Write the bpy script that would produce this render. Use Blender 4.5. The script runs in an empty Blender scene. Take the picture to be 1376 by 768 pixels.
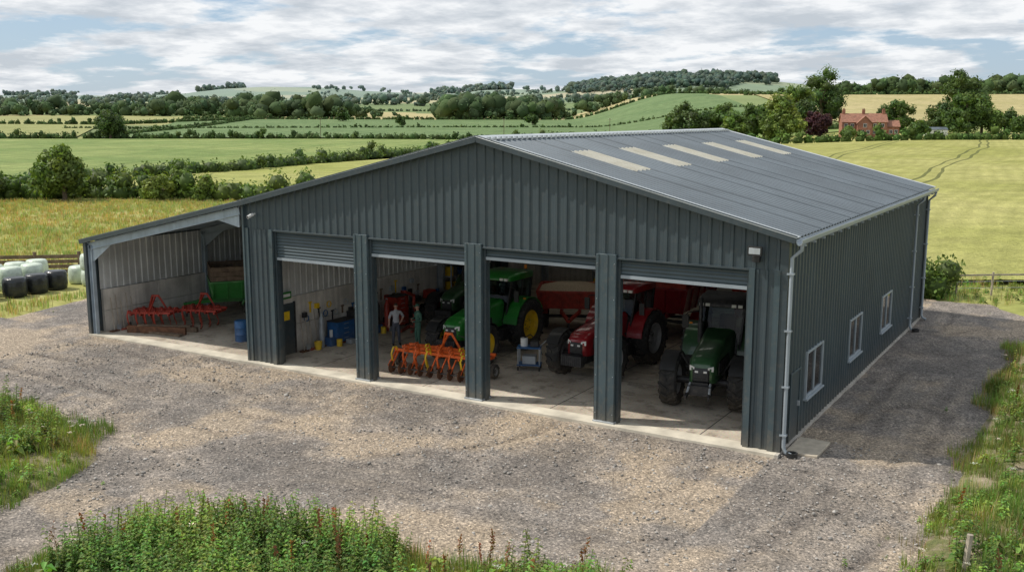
import bpy, math, random
import numpy as np
from mathutils import Vector, Matrix, Quaternion
random.seed(7); np.random.seed(7); rng=np.random.default_rng(7)
sc=bpy.context.scene
COL=sc.collection
# ------------------------------------------------------------------ materials
def nd(nt,t,**k):
    n=nt.nodes.new(t)
    for a,b in k.items(): setattr(n,a,b)
    return n
def newmat(name):
    m=bpy.data.materials.new(name); m.use_nodes=True
    nt=m.node_tree; b=nt.nodes['Principled BSDF']
    return m,nt,b
def ramp(nt,stops,interp='LINEAR'):
    r=nd(nt,'ShaderNodeValToRGB'); r.color_ramp.interpolation=interp
    el=r.color_ramp.elements
    while len(el)<len(stops): el.new(.5)
    for e,(p,c) in zip(el,stops):
        e.position=p; e.color=(*c,1) if len(c)==3 else c
    return r
def noise(nt,vec,scale,detail=4,rough=.55,dim='3D'):
    n=nd(nt,'ShaderNodeTexNoise',noise_dimensions=dim); n.inputs['Scale'].default_value=scale
    n.inputs['Detail'].default_value=detail; n.inputs['Roughness'].default_value=rough
    nt.links.new(vec,n.inputs['Vector']); return n
def mix(nt,fac,a,b,mode='MIX'):
    n=nd(nt,'ShaderNodeMix',data_type='RGBA',blend_type=mode)
    for s,v in ((n.inputs[0],fac),(n.inputs[6],a),(n.inputs[7],b)):
        if hasattr(v,'is_linked'): nt.links.new(v,s)
        elif isinstance(v,(int,float)): s.default_value=v
        else: s.default_value=(*v,1)
    return n.outputs[2]
def math_(nt,op,a,b=None,c=None,clamp=False):
    n=nd(nt,'ShaderNodeMath',operation=op); n.use_clamp=clamp
    for i,v in enumerate((a,b,c)):
        if v is None: continue
        if isinstance(v,(int,float)): n.inputs[i].default_value=v
        else: nt.links.new(v,n.inputs[i])
    return n.outputs[0]
def mrange(nt,v,a,b,c=0,d=1):
    n=nd(nt,'ShaderNodeMapRange'); nt.links.new(v,n.inputs[0])
    for i,x in enumerate((a,b,c,d)): n.inputs[i+1].default_value=x
    return n.outputs[0]
def mk(name,col,rough=.6,metal=0,var=.2,scale=2.5,bump=0,bscale=40,dirt=0,coat=0,dirtcol=(.24,.19,.13),streak=0):
    m,nt,b=newmat(name)
    g=nd(nt,'ShaderNodeNewGeometry'); P=g.outputs['Position']
    n=noise(nt,P,scale,3)
    lo=tuple(c*(1-var) for c in col); hi=tuple(min(1,c*(1+var)) for c in col)
    r=ramp(nt,[(.3,lo),(.7,hi)]); nt.links.new(n.outputs[0],r.inputs[0])
    c=r.outputs[0]
    if streak:
        mp=nd(nt,'ShaderNodeMapping'); mp.inputs['Scale'].default_value=(6,6,.35); nt.links.new(P,mp.inputs[0])
        n3=noise(nt,mp.outputs[0],1.0,2); f=mrange(nt,n3.outputs[0],.45,.75,0,streak)
        c=mix(nt,f,c,tuple(x*.55 for x in col))
    if dirt:
        s=nd(nt,'ShaderNodeSeparateXYZ'); nt.links.new(P,s.inputs[0])
        n2=noise(nt,P,6,3,.65); z=math_(nt,'MULTIPLY_ADD',n2.outputs[0],-.9,s.outputs[2])
        f=mrange(nt,z,.35,-.45,0,dirt)
        c=mix(nt,f,c,dirtcol)
        f2=mrange(nt,n2.outputs[0],.52,.75,0,dirt*.5)
        c=mix(nt,f2,c,dirtcol)
    nt.links.new(c,b.inputs['Base Color'])
    b.inputs['Roughness'].default_value=rough; b.inputs['Metallic'].default_value=metal
    if coat: b.inputs['Coat Weight'].default_value=coat
    if bump:
        nb=noise(nt,P,bscale,1); bp=nd(nt,'ShaderNodeBump'); bp.inputs['Strength'].default_value=bump
        bp.inputs['Distance'].default_value=.02
        nt.links.new(nb.outputs[0],bp.inputs['Height']); nt.links.new(bp.outputs[0],b.inputs['Normal'])
    return m
M={}
M['clad']=mk('anthracite_cladding',(.047,.067,.077),.5,.0,.12,.6,streak=.2,dirt=.22)
M['clad_trim']=mk('anthracite_trim',(.042,.059,.068),.45,.0,.12,1,streak=.25,dirt=.3)
M['column']=mk('column_flashing',(.057,.085,.097),.42,.0,.15,1,streak=.25,dirt=.4)
M['shutter']=mk('shutter_slats',(.058,.082,.092),.42,.1,.1,1)
M['roof']=mk('roof_sheeting',(.120,.145,.165),.42,.15,.16,.35,streak=.2)
M['ridge']=mk('ridge_flashing',(.46,.49,.50),.4,.2,.1,1)
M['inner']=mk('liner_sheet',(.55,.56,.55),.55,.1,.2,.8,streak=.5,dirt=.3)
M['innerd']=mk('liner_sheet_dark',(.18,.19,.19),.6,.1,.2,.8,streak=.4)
M['steel']=mk('galvanised_steel',(.40,.43,.45),.45,.3,.2,2,streak=.4)
M['steel_lt']=mk('painted_steel_light',(.34,.40,.45),.5,.1,.15,2,streak=.4)
M['pvc']=mk('grey_pvc',(.30,.34,.37),.4,0,.1,2)
M['conc']=mk('concrete_panel',(.56,.53,.48),.85,0,.28,.9,.3,25,dirt=.4,streak=.6)
M['black']=mk('black_plastic',(.02,.02,.02),.5,0,.2,5)
M['dark']=mk('dark_metal',(.036,.036,.038),.5,.2,.4,6,dirt=.25)
M['tyre']=mk('tyre_rubber',(.028,.027,.026),.85,0,.35,9,.3,60,dirt=.45)
M['jgreen']=mk('green_paint',(.018,.18,.024),.32,0,.12,3,coat=.6,dirt=.15)
M['fgreen']=mk('dark_green_paint',(.028,.088,.032),.35,0,.15,3,coat=.5,dirt=.22)
M['red']=mk('red_paint',(.25,.010,.015),.3,0,.15,3,coat=.7,dirt=.12)
M['redm']=mk('worn_red_paint',(.36,.036,.02),.5,0,.35,5,dirt=.3)
M['orange']=mk('orange_red_paint',(.75,.13,.02),.45,0,.25,6,dirt=.2)
M['yellow']=mk('yellow_paint',(.80,.53,.02),.4,0,.12,4,dirt=.25)
M['rimgrey']=mk('grey_rim',(.32,.32,.32),.45,.2,.2,5,dirt=.4)
M['rimred']=mk('red_rim',(.28,.02,.015),.45,0,.2,5,dirt=.4)
M['rust']=mk('rusted_steel',(.14,.065,.035),.8,.2,.5,6,.3,40)
M['wood']=mk('weathered_wood',(.17,.12,.08),.85,0,.4,4,.4,30,streak=.6)
M['woodl']=mk('pale_wood',(.40,.34,.27),.85,0,.3,4,.4,30,streak=.5)
M['blue']=mk('blue_paint',(.02,.10,.26),.45,0,.2,4,dirt=.2)
M['white']=mk('white_paint',(.7,.7,.68),.5,0,.1,3)
M['lamp']=mk('lamp_lens',(.75,.75,.72),.15,0,.05,3)
M['amber']=mk('amber_lens',(.8,.25,.02),.2,0,.05,3)
M['grain']=mk('grain_heap',(.50,.40,.28),.95,0,.25,20,.6,60)
M['wrapb']=mk('black_bale_wrap',(.022,.024,.026),.28,0,.3,6,.8,9)
M['wrapg']=mk('pale_bale_wrap',(.54,.61,.50),.35,0,.2,4,.8,9)
M['brick']=mk('red_brick',(.33,.145,.095),.85,0,.3,1.2)
M['tile']=mk('clay_roof_tiles',(.27,.13,.085),.85,0,.3,1.5)
M['skin']=mk('skin',(.50,.28,.20),.55,0,.08,10)
M['hair']=mk('hair',(.05,.03,.02),.7)
M['shirt']=mk('pale_shirt',(.46,.46,.49),.85,0,.15,9,.3,30)
M['trous']=mk('dark_trousers',(.085,.09,.115),.85,0,.2,9,.3,30)
M['overall']=mk('green_overalls',(.07,.17,.125),.85,0,.2,9,.3,30)
M['boot']=mk('boots',(.03,.022,.016),.6,0,.2,9)
M['slabp']=mk('paving_slab',(.46,.40,.31),.85,0,.2,4,.3,30)
def glassmat(name,tint,fac,rough=.03,gl=.9,k=1.0):
    m,nt,b=newmat(name); nt.nodes.remove(b)
    o=[n for n in nt.nodes if n.type=='OUTPUT_MATERIAL'][0]
    t=nd(nt,'ShaderNodeBsdfTransparent'); t.inputs[0].default_value=(*tint,1)
    g=nd(nt,'ShaderNodeBsdfGlossy'); g.inputs[1].default_value=rough; g.inputs[0].default_value=(gl,gl,gl,1)
    f=nd(nt,'ShaderNodeFresnel'); f.inputs[0].default_value=1.45
    ff=math_(nt,'MULTIPLY_ADD',f.outputs[0],k,fac,clamp=True)
    x=nd(nt,'ShaderNodeMixShader'); nt.links.new(ff,x.inputs[0]); nt.links.new(t.outputs[0],x.inputs[1]); nt.links.new(g.outputs[0],x.inputs[2])
    nt.links.new(x.outputs[0],o.inputs[0]); return m
M['glass']=glassmat('cab_glass',(.42,.50,.48),.01,.03,.55,.6)
M['win']=glassmat('window_glass',(.30,.36,.36),.12,.04,.8)
def rooflight_mat():
    m,nt,b=newmat('translucent_rooflight'); g=nd(nt,'ShaderNodeNewGeometry'); n=noise(nt,g.outputs['Position'],1.5,4)
    r=ramp(nt,[(.3,(.66,.63,.50)),(.7,(.84,.82,.72))]); nt.links.new(n.outputs[0],r.inputs[0]); nt.links.new(r.outputs[0],b.inputs['Base Color']); b.inputs['Roughness'].default_value=.4
    t=nd(nt,'ShaderNodeBsdfTranslucent'); t.inputs[0].default_value=(.95,.93,.86,1)
    x=nd(nt,'ShaderNodeMixShader'); x.inputs[0].default_value=.56; o=[n for n in nt.nodes if n.type=='OUTPUT_MATERIAL'][0]
    nt.links.new(b.outputs[0],x.inputs[1]); nt.links.new(t.outputs[0],x.inputs[2]); nt.links.new(x.outputs[0],o.inputs[0]); return m
M['rooflight']=rooflight_mat()
def floor_mat():
    m,nt,b=newmat('concrete_floor'); g=nd(nt,'ShaderNodeNewGeometry'); P=g.outputs['Position']
    n=noise(nt,P,.5,4,.6,'2D'); r=ramp(nt,[(.3,(.38,.32,.25)),(.55,(.52,.455,.365)),(.75,(.62,.555,.46))]); nt.links.new(n.outputs[0],r.inputs[0])
    n2=noise(nt,P,1.7,4,.7,'2D'); f=mrange(nt,n2.outputs[0],.52,.66,0,.6); c=mix(nt,f,r.outputs[0],(.18,.145,.11))
    n3=noise(nt,P,14,3,.7,'2D'); c=mix(nt,.4,c,n3.outputs[1],'OVERLAY')
    sx=nd(nt,'ShaderNodeSeparateXYZ'); nt.links.new(P,sx.inputs[0])
    for ax,per in ((0,5.15),(1,5.0)):
        q=math_(nt,'PINGPONG',math_(nt,'ADD',sx.outputs[ax],100.3),per/2)
        c=mix(nt,math_(nt,'LESS_THAN',q,.02),c,(.09,.08,.07))
    nt.links.new(c,b.inputs['Base Color']); b.inputs['Roughness'].default_value=.75
    return m
M['floor']=floor_mat()
M['apron']=mk('apron_concrete',(.58,.53,.43),.85,0,.25,1.2,.3,40)
def foliage_mat():
    m,nt,b=newmat('foliage')
    a=nd(nt,'ShaderNodeAttribute',attribute_name='Col')
    b.inputs['Roughness'].default_value=.6; b.inputs['Specular IOR Level'].default_value=.3
    nt.links.new(a.outputs['Color'],b.inputs['Base Color'])
    t=nd(nt,'ShaderNodeBsdfTranslucent'); c=mix(nt,1.0,a.outputs['Color'],(1.4,1.4,.6),'MULTIPLY'); nt.links.new(c,t.inputs[0])
    x=nd(nt,'ShaderNodeMixShader'); x.inputs[0].default_value=.3
    o=[n for n in nt.nodes if n.type=='OUTPUT_MATERIAL'][0]
    nt.links.new(b.outputs[0],x.inputs[1]); nt.links.new(t.outputs[0],x.inputs[2]); nt.links.new(x.outputs[0],o.inputs[0])
    return m
M['fol']=foliage_mat()
def attr_mat(name,rough=.9):
    m,nt,b=newmat(name);a=nd(nt,'ShaderNodeAttribute',attribute_name='Col');nt.links.new(a.outputs['Color'],b.inputs['Base Color']);b.inputs['Roughness'].default_value=rough;b.inputs['Specular IOR Level'].default_value=.15;return m
M['stone']=attr_mat('loose_stone');M['folfar']=attr_mat('distant_foliage')
M['bark']=mk('bark',(.12,.09,.06),.9,0,.3,6)
# ------------------------------------------------------------------ mesh helpers
def empty(name,loc=(0,0,0),rz=0,s=1):
    e=bpy.data.objects.new(name,None); COL.objects.link(e); e.location=loc; e.rotation_euler=(0,0,rz); e.scale=(s,s,s); e.empty_display_size=.5; return e
class MB:
    def __init__(s): s.v=[];s.f=[];s.m=[];s.mats=[]
    def add(s,vs,fs,mat):
        if isinstance(mat,str): mat=M[mat]
        if mat not in s.mats: s.mats.append(mat)
        k=s.mats.index(mat); o=len(s.v)
        s.v+= [tuple(v) for v in vs]; s.f+=[tuple(i+o for i in f) for f in fs]; s.m+=[k]*len(fs)
    def bx(s,x0,x1,y0,y1,z0,z1,mat):
        vs=[(x,y,z) for z in (z0,z1) for y in (y0,y1) for x in (x0,x1)]
        s.add(vs,[(0,2,3,1),(4,5,7,6),(0,1,5,4),(2,6,7,3),(0,4,6,2),(1,3,7,5)],mat)
    def ob(s,p0,p1,w,h,mat,up=(0,0,1)):
        p0=Vector(p0);p1=Vector(p1);d=(p1-p0).normalized();u=Vector(up)
        sd=d.cross(u)
        if sd.length<1e-4: sd=d.cross(Vector((0,1,0)))
        sd.normalize();u=sd.cross(d).normalized()
        vs=[p+sd*a*w/2+u*b*h/2 for p in (p0,p1) for a,b in ((-1,-1),(1,-1),(1,1),(-1,1))]
        s.add(vs,[(0,3,2,1),(4,5,6,7),(0,1,5,4),(1,2,6,5),(2,3,7,6),(3,0,4,7)],mat)
    def ibeam(s,p0,p1,w,h,mat,up=(0,0,1)):
        p0=Vector(p0);p1=Vector(p1);d=(p1-p0).normalized();u=Vector(up);sd=d.cross(u)
        if sd.length<1e-4: sd=Vector((1,0,0))
        sd.normalize();u=sd.cross(d).normalized()
        t=.025
        s.ob(p0,p1,.02,h-2*t-.002,mat,u)
        s.ob(p0+u*(h/2-t/2),p1+u*(h/2-t/2),w,t,mat,u); s.ob(p0-u*(h/2-t/2),p1-u*(h/2-t/2),w,t,mat,u)
    def rings(s,rs,mat,closed=True,caps=True):
        n=len(rs[0]);vs=[p for r in rs for p in r];fs=[]
        for i in range(len(rs)-1):
            for j in range(n if closed else n-1):
                a=i*n+j;b=i*n+(j+1)%n; fs.append((a,b,b+n,a+n))
        if caps: fs.append(tuple(range(n))[::-1]); fs.append(tuple(range((len(rs)-1)*n,len(rs)*n)))
        s.add(vs,fs,mat)
    def tube(s,pts,r,mat,n=8,caps=True):
        pts=[Vector(p) for p in pts]
        if not hasattr(r,'__len__'): r=[r]*len(pts)
        rs=[];ref=None
        for i,p in enumerate(pts):
            d=(pts[min(i+1,len(pts)-1)]-pts[max(i-1,0)]).normalized()
            if ref is None: ref=d.orthogonal().normalized()
            ref=(ref-d*ref.dot(d)).normalized();b=d.cross(ref)
            rs.append([p+ref*math.cos(2*math.pi*j/n)*r[i]+b*math.sin(2*math.pi*j/n)*r[i] for j in range(n)])
        s.rings(rs,mat,True,caps)
    def cyl(s,p0,p1,r,mat,n=14,r1=None): s.tube([p0,p1],[r,r if r1 is None else r1],mat,n)
    def lathe(s,prof,c,mat,ax='X',n=28):
        rs=[]
        for (a,r) in prof:
            ring=[]
            for j in range(n):
                t=2*math.pi*j/n;p=(math.cos(t)*r,math.sin(t)*r)
                q=(a,p[0],p[1]) if ax=='X' else ((p[0],p[1],a) if ax=='Z' else (p[0],a,p[1]))
                ring.append((c[0]+q[0],c[1]+q[1],c[2]+q[2]))
            rs.append(ring)
        s.rings(rs,mat,True,False)
    def sph(s,c,r,mat,n=12,m=8):
        if not hasattr(r,'__len__'): r=(r,r,r)
        rs=[[(c[0]+r[0]*math.sin(math.pi*i/m)*math.cos(2*math.pi*j/n),c[1]+r[1]*math.sin(math.pi*i/m)*math.sin(2*math.pi*j/n),c[2]+r[2]*math.cos(math.pi*i/m)) for j in range(n)] for i in range(m+1)]
        s.rings(rs,mat,True,False)
    def ribbed(s,O,U,V,L,v0,v1,N,mat,pitch=.333,d=.035,t0=0):
        O=Vector(O);U=Vector(U);V=Vector(V);N=Vector(N)
        pr=[(0,0),(.60,0),(.68,1),(.92,1)]
        ts=[]
        k=int(math.floor(t0/pitch))
        while k*pitch<L:
            for a,o in pr:
                t=(k+a)*pitch
                if t0<=t<=L: ts.append((t,o*d))
            k+=1
        ts=[(t0,ts[0][1] if ts else 0)]+[q for q in ts if q[0]>t0+1e-5 and q[0]<L-1e-5]+[(L,0)]
        vs=[]
        for t,o in ts:
            a=v0(t) if callable(v0) else v0; b=v1(t) if callable(v1) else v1
            vs+=[O+U*t+V*a+N*o,O+U*t+V*b+N*o]
        s.add(vs,[(2*i,2*i+2,2*i+3,2*i+1) for i in range(len(ts)-1)],mat)
    def obj(s,name,parent=None,bevel=0,smooth=True,ang=38):
        me=bpy.data.meshes.new(name); me.from_pydata(s.v,[],s.f)
        for m in s.mats: me.materials.append(m)
        me.polygons.foreach_set('material_index',s.m)
        if smooth:
            me.polygons.foreach_set('use_smooth',[True]*len(s.f)); me.update(); me.set_sharp_from_angle(angle=math.radians(ang))
        me.update()
        o=bpy.data.objects.new(name,me); COL.objects.link(o)
        if parent: o.parent=parent
        if bevel:
            b=o.modifiers.new('bevel','BEVEL'); b.width=bevel;b.segments=2;b.limit_method='ANGLE';b.angle_limit=math.radians(40)
        return o
def fast_mesh(name,V,T,mat,C=None,parent=None,smooth=False):
    V=np.ascontiguousarray(V,dtype=np.float32);T=np.ascontiguousarray(T,dtype=np.int32)
    k=T.shape[1];n=len(T)
    me=bpy.data.meshes.new(name)
    me.vertices.add(len(V));me.vertices.foreach_set('co',V.ravel())
    me.loops.add(n*k);me.loops.foreach_set('vertex_index',T.ravel())
    me.polygons.add(n);me.polygons.foreach_set('loop_start',np.arange(n,dtype=np.int32)*k)
    if smooth: me.polygons.foreach_set('use_smooth',np.ones(n,bool))
    me.update(calc_edges=True)
    if C is not None:
        a=me.color_attributes.new('Col','FLOAT_COLOR','POINT')
        c4=np.ones((len(V),4),np.float32);c4[:,:3]=C;a.data.foreach_set('color',c4.ravel())
    me.materials.append(M[mat] if isinstance(mat,str) else mat)
    o=bpy.data.objects.new(name,me);COL.objects.link(o)
    if parent:o.parent=parent
    return o
def vnoise(x,y,scale,seed=0,octv=4):
    r=np.random.default_rng(seed);g=r.random((257,257));out=0;amp=1;tot=0
    for o in range(octv):
        X=np.asarray(x)/scale*(2**o)+o*17.3;Y=np.asarray(y)/scale*(2**o)+o*9.1
        xi=np.floor(X).astype(int);yi=np.floor(Y).astype(int);fx=X-xi;fy=Y-yi
        fx=fx*fx*(3-2*fx);fy=fy*fy*(3-2*fy);a=xi%256;b=yi%256
        v=(g[a,b]*(1-fx)+g[a+1,b]*fx)*(1-fy)+(g[a,b+1]*(1-fx)+g[a+1,b+1]*fx)*fy
        out=out+v*amp;tot+=amp;amp*=.5
    return out/tot-.5
def sdist(x,y,poly):
    x=np.asarray(x,float);y=np.asarray(y,float);d=np.full(x.shape,1e9);ins=np.zeros(x.shape,bool);n=len(poly)
    for i in range(n):
        ax,ay=poly[i];bx,by=poly[(i+1)%n];ex,ey=bx-ax,by-ay
        t=np.clip(((x-ax)*ex+(y-ay)*ey)/(ex*ex+ey*ey),0,1)
        d=np.minimum(d,np.hypot(x-ax-t*ex,y-ay-t*ey))
        c=((ay>y)!=(by>y))&(x<(bx-ax)*(y-ay)/((by-ay) if by!=ay else 1e-9)+ax);ins^=c
    return np.where(ins,-d,d)
def pdist(x,y,pl):
    d=np.full(np.shape(x),1e9)
    for (ax,ay),(bx,by) in zip(pl[:-1],pl[1:]):
        ex,ey=bx-ax,by-ay;t=np.clip(((x-ax)*ex+(y-ay)*ey)/(ex*ex+ey*ey),0,1)
        d=np.minimum(d,np.hypot(x-ax-t*ex,y-ay-t*ey))
    return d
def smooth_path(pts,n=8):
    out=[];P=[np.array(p,float) for p in pts];P=[2*P[0]-P[1]]+P+[2*P[-1]-P[-2]]
    for i in range(1,len(P)-2):
        for k in range(n):
            t=k/n;out.append(tuple(.5*((2*P[i])+(-P[i-1]+P[i+1])*t+(2*P[i-1]-5*P[i]+4*P[i+1]-P[i+2])*t*t+(-P[i-1]+3*P[i]-3*P[i+1]+P[i+2])*t**3)))
    out.append(tuple(P[-2]));return out
# ------------------------------------------------------------------ landscape frame (u across valley, v up the valley)
A=math.radians(31.4);CA,SA=math.cos(A),math.sin(A)
OX,OY=7.67,-27.04
def W(u,v): return OX+CA*u-SA*v, OY+SA*u+CA*v
def UV(x,y): dx=x-OX;dy=y-OY; return CA*dx+SA*dy, -SA*dx+CA*dy
PV=[-1000,0,250,400,600,800,1100,1500,1900,2500,3500,4500,5500,7000,9000]
PZ=[0,0,0,.5,3,6.6,13,23,33,45,60,75,84,76,60]
def sstep(a,b,x): t=np.clip((x-a)/(b-a),0,1); return t*t*(3-2*t)
def height(x,y):
    u,v=UV(np.asarray(x,float),np.asarray(y,float))
    z=0
    for dv in (-60,-20,20,60): z=z+np.interp(v+dv*np.clip(v/800,0,3),PV,PZ)/4
    vv=np.maximum(v,1.0);k=u/vv
    z=z+sstep(40,130,u)*np.interp(v,[200,330,450,700,850,1300,2200],[0,2.7,6,19,21,8,0])*(1-.5*sstep(.6,1.2,k))
    z=z+np.exp(-((u-500)/380)**2-((v-3000)/420)**2)*60
    z=z+np.exp(-((u-950)/420)**2-((v-3400)/500)**2)*42
    z=z+np.exp(-((u+950)/560)**2-((v-4300)/600)**2)*54
    z=z+np.exp(-((u-50)/380)**2-((v-4200)/500)**2)*44
    z=z+np.exp(-((u+2400)/700)**2-((v-5200)/700)**2)*40
    z=z+vnoise(x,y,420,3,3)*np.interp(v,[350,900,2500,6000],[0,5,22,45])
    return z
outer=[(-30.3,13),(-38.3,6.5),(-37.5,2.5),(-37,0),(-60,-12),(-60,-34),(10,-45),(4.0,-28),(4.2,-6),(4.4,0),(4.3,8),(4.4,15),(4.9,18.6),(9,20.5),(31,27),(29,34),(10,27.5),(4.3,25),(2.2,27.6),(-.3,27.8),(-4,26.5),(-31,26)]
lver=[(-60,-3),(-33,-6.5),(-24.8,-7.9),(-21.1,-8.8),(-18,-9.1),(-16.1,-10.3),(-15.2,-12.1),(-15,-14.2),(-19,-19),(-30,-24),(-60,-26)]
bver=[(-11.6,-17.5),(-11.2,-15.2),(-10.7,-13.4),(-9.4,-12.2),(-7.4,-11.3),(-5.4,-10.9),(-3.4,-10.8),(-1.9,-10.3),(-.6,-9.9),(.8,-10.6),(2.5,-13),(3,-19),(-3,-26),(-10,-24)]
def gravel_inside(X,Y):
    sd=sdist(X,Y,outer);sd=np.maximum(sd,-sdist(X,Y,lver));sd=np.maximum(sd,-sdist(X,Y,bver))
    return sd
vs_=np.concatenate([np.linspace(-70,110,120),np.linspace(113,300,50),np.linspace(305,1000,100),np.linspace(1015,4000,150),np.linspace(4040,9000,60)])
ks=np.linspace(-1,1,321)
VV,KK=np.meshgrid(vs_,ks,indexing='ij');UU=KK*(VV*1.0+210)
gx,gy=W(UU,VV);gz=height(gx,gy)-.02-.35*sstep(1.5,-3.0,sdist(gx,gy,outer))
V=np.stack([gx,gy,gz],-1).reshape(-1,3)
def gridq(a,b):
    i,j=np.meshgrid(np.arange(a-1),np.arange(b-1),indexing='ij');q=i*b+j
    return np.stack([q,q+1,q+b+1,q+b],-1).reshape(-1,4)
def ground_mat():
    m,nt,b=newmat('farmland_ground');g=nd(nt,'ShaderNodeNewGeometry');P=g.outputs['Position']
    n=noise(nt,P,.07,5,.62,'2D');r=ramp(nt,[(.3,(.21,.24,.065)),(.48,(.30,.30,.095)),(.62,(.39,.36,.15)),(.75,(.26,.28,.08))]);nt.links.new(n.outputs[0],r.inputs[0])
    n2=noise(nt,P,1.3,4,.7,'2D');near=mix(nt,.5,r.outputs[0],n2.outputs[0],'OVERLAY')
    mp=nd(nt,'ShaderNodeMapping');mp.vector_type='TEXTURE';mp.inputs['Rotation'].default_value=(0,0,A+.12);mp.inputs['Scale'].default_value=(330,230,400);nt.links.new(P,mp.inputs[0])
    vo=nd(nt,'ShaderNodeTexVoronoi');vo.voronoi_dimensions='2D';vo.distance='CHEBYCHEV';vo.inputs['Scale'].default_value=1;vo.inputs['Randomness'].default_value=.8;nt.links.new(mp.outputs[0],vo.inputs['Vector'])
    sp=nd(nt,'ShaderNodeSeparateColor');nt.links.new(vo.outputs['Color'],sp.inputs[0])
    r2=ramp(nt,[(0,(.16,.21,.085)),(.2,(.25,.27,.11)),(.36,(.40,.35,.18)),(.5,(.19,.235,.10)),(.64,(.30,.30,.13)),(.78,(.44,.37,.21)),(.88,(.16,.20,.09))],'CONSTANT');nt.links.new(sp.outputs[0],r2.inputs[0])
    n3=noise(nt,P,.012,3,.55,'2D');far=mix(nt,.25,r2.outputs[0],n3.outputs[0],'OVERLAY')
    d=nd(nt,'ShaderNodeVectorMath',operation='LENGTH');nt.links.new(P,d.inputs[0]);D=d.outputs['Value']
    f=mrange(nt,D,330,460);c=mix(nt,f,near,far)
    hz=mrange(nt,D,1000,5200,0,.78);c=mix(nt,hz,c,(.27,.345,.35))  # aerial haze painted into the ground colour, stronger with distance
    nt.links.new(c,b.inputs['Base Color']);b.inputs['Roughness'].default_value=.95;b.inputs['Specular IOR Level'].default_value=.1
    return m
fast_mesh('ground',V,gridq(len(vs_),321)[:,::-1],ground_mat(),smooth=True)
def field_mat(name,c1,c2,ang=0,row=0,tram=0,tdark=(.10,.11,.03),scale=.03):
    m,nt,b=newmat(name);g=nd(nt,'ShaderNodeNewGeometry');P=g.outputs['Position']
    n=noise(nt,P,scale,5,.62,'2D');r=ramp(nt,[(.32,c1),(.68,c2)]);nt.links.new(n.outputs[0],r.inputs[0])
    n2=noise(nt,P,2.2,3,.75,'2D');c=mix(nt,.6,r.outputs[0],n2.outputs[0],'OVERLAY')
    n5=noise(nt,P,.22,3,.6,'2D');c=mix(nt,.45,c,n5.outputs[0],'OVERLAY')
    vm=nd(nt,'ShaderNodeVectorMath',operation='DOT_PRODUCT');nt.links.new(P,vm.inputs[0]);vm.inputs[1].default_value=(math.cos(ang),math.sin(ang),0)
    D=vm.outputs['Value'];n4=noise(nt,P,.02,1,.5,'2D');D=math_(nt,'MULTIPLY_ADD',n4.outputs[0],9.0,D)
    if row:
        s=math_(nt,'PINGPONG',math_(nt,'ADD',D,5000),row);f=mrange(nt,s,0,row,0,.30);c=mix(nt,f,c,tuple(x*.70 for x in c1))
    if tram:
        q=math_(nt,'MODULO',math_(nt,'ADD',D,5000),tram)
        a=math_(nt,'LESS_THAN',q,.6);e=math_(nt,'MULTIPLY',math_(nt,'GREATER_THAN',q,2.2),math_(nt,'LESS_THAN',q,2.8))
        f=math_(nt,'MULTIPLY',math_(nt,'ADD',a,e),.8);c=mix(nt,f,c,tdark)
    nt.links.new(c,b.inputs['Base Color']);b.inputs['Roughness'].default_value=.9;b.inputs['Specular IOR Level'].default_value=.15
    bp=nd(nt,'ShaderNodeBump');bp.inputs['Strength'].default_value=.8;bp.inputs['Distance'].default_value=.25;nt.links.new(n2.outputs[0],bp.inputs['Height']);nt.links.new(bp.outputs[0],b.inputs['Normal'])
    return m
def sheet(name,cs,mat,off=.15,nu=40,nv=60):
    s=np.linspace(0,1,nu);t=np.linspace(0,1,nv);S,T=np.meshgrid(s,t,indexing='ij')
    c=[np.array(q,float) for q in cs]
    P=(c[0][None,None]*((1-S)*(1-T))[...,None]+c[1][None,None]*(S*(1-T))[...,None]+c[2][None,None]*(S*T)[...,None]+c[3][None,None]*((1-S)*T)[...,None])
    x,y=W(P[...,0],P[...,1]);z=height(x,y)+off
    return fast_mesh(name,np.stack([x,y,z],-1).reshape(-1,3),gridq(nu,nv),mat,smooth=True)
tang=math.atan2(175,95)+A
sheet('wheat_field',[(12,56),(140,56),(420,297),(14,297)],field_mat('wheat',(.285,.29,.08),(.40,.38,.14),tang+math.pi/2,1.2,24,(.09,.10,.03)),.3,60,90)
sheet('barley_field',[(-80,119),(30,119),(-2,270),(-62,149)],field_mat('barley',(.29,.31,.085),(.39,.38,.14),2.2,2.0,24,(.17,.21,.045)),.25)
sheet('green_crop_field',[(-110,152),(-66,152),(10,392),(-215,392)],field_mat('green_crop',(.165,.23,.07),(.27,.315,.11),.4,2.5,24,(.11,.17,.045)),.25)
sheet('green_crop_field',[(-62,152),(-24,246),(140,380),(8,392)],field_mat('green_crop_b',(.17,.24,.07),(.25,.30,.10),.4,2.5),.27)
sheet('dark_crop_field',[(-170,403),(120,400),(150,800),(-255,800)],field_mat('dark_crop',(.12,.185,.075),(.17,.235,.10),1.0,4,30,(.09,.15,.055)),.5,60,60)
sheet('pale_crop_field',[(-300,405),(-175,403),(-262,640),(-420,640)],field_mat('pale_crop',(.25,.27,.10),(.33,.33,.14),.6,3),.5)
sheet('golden_field',[(140,420),(330,420),(480,715),(170,715)],field_mat('golden_crop',(.36,.32,.14),(.46,.39,.20),1.2,3),.5,60,60)
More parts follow.
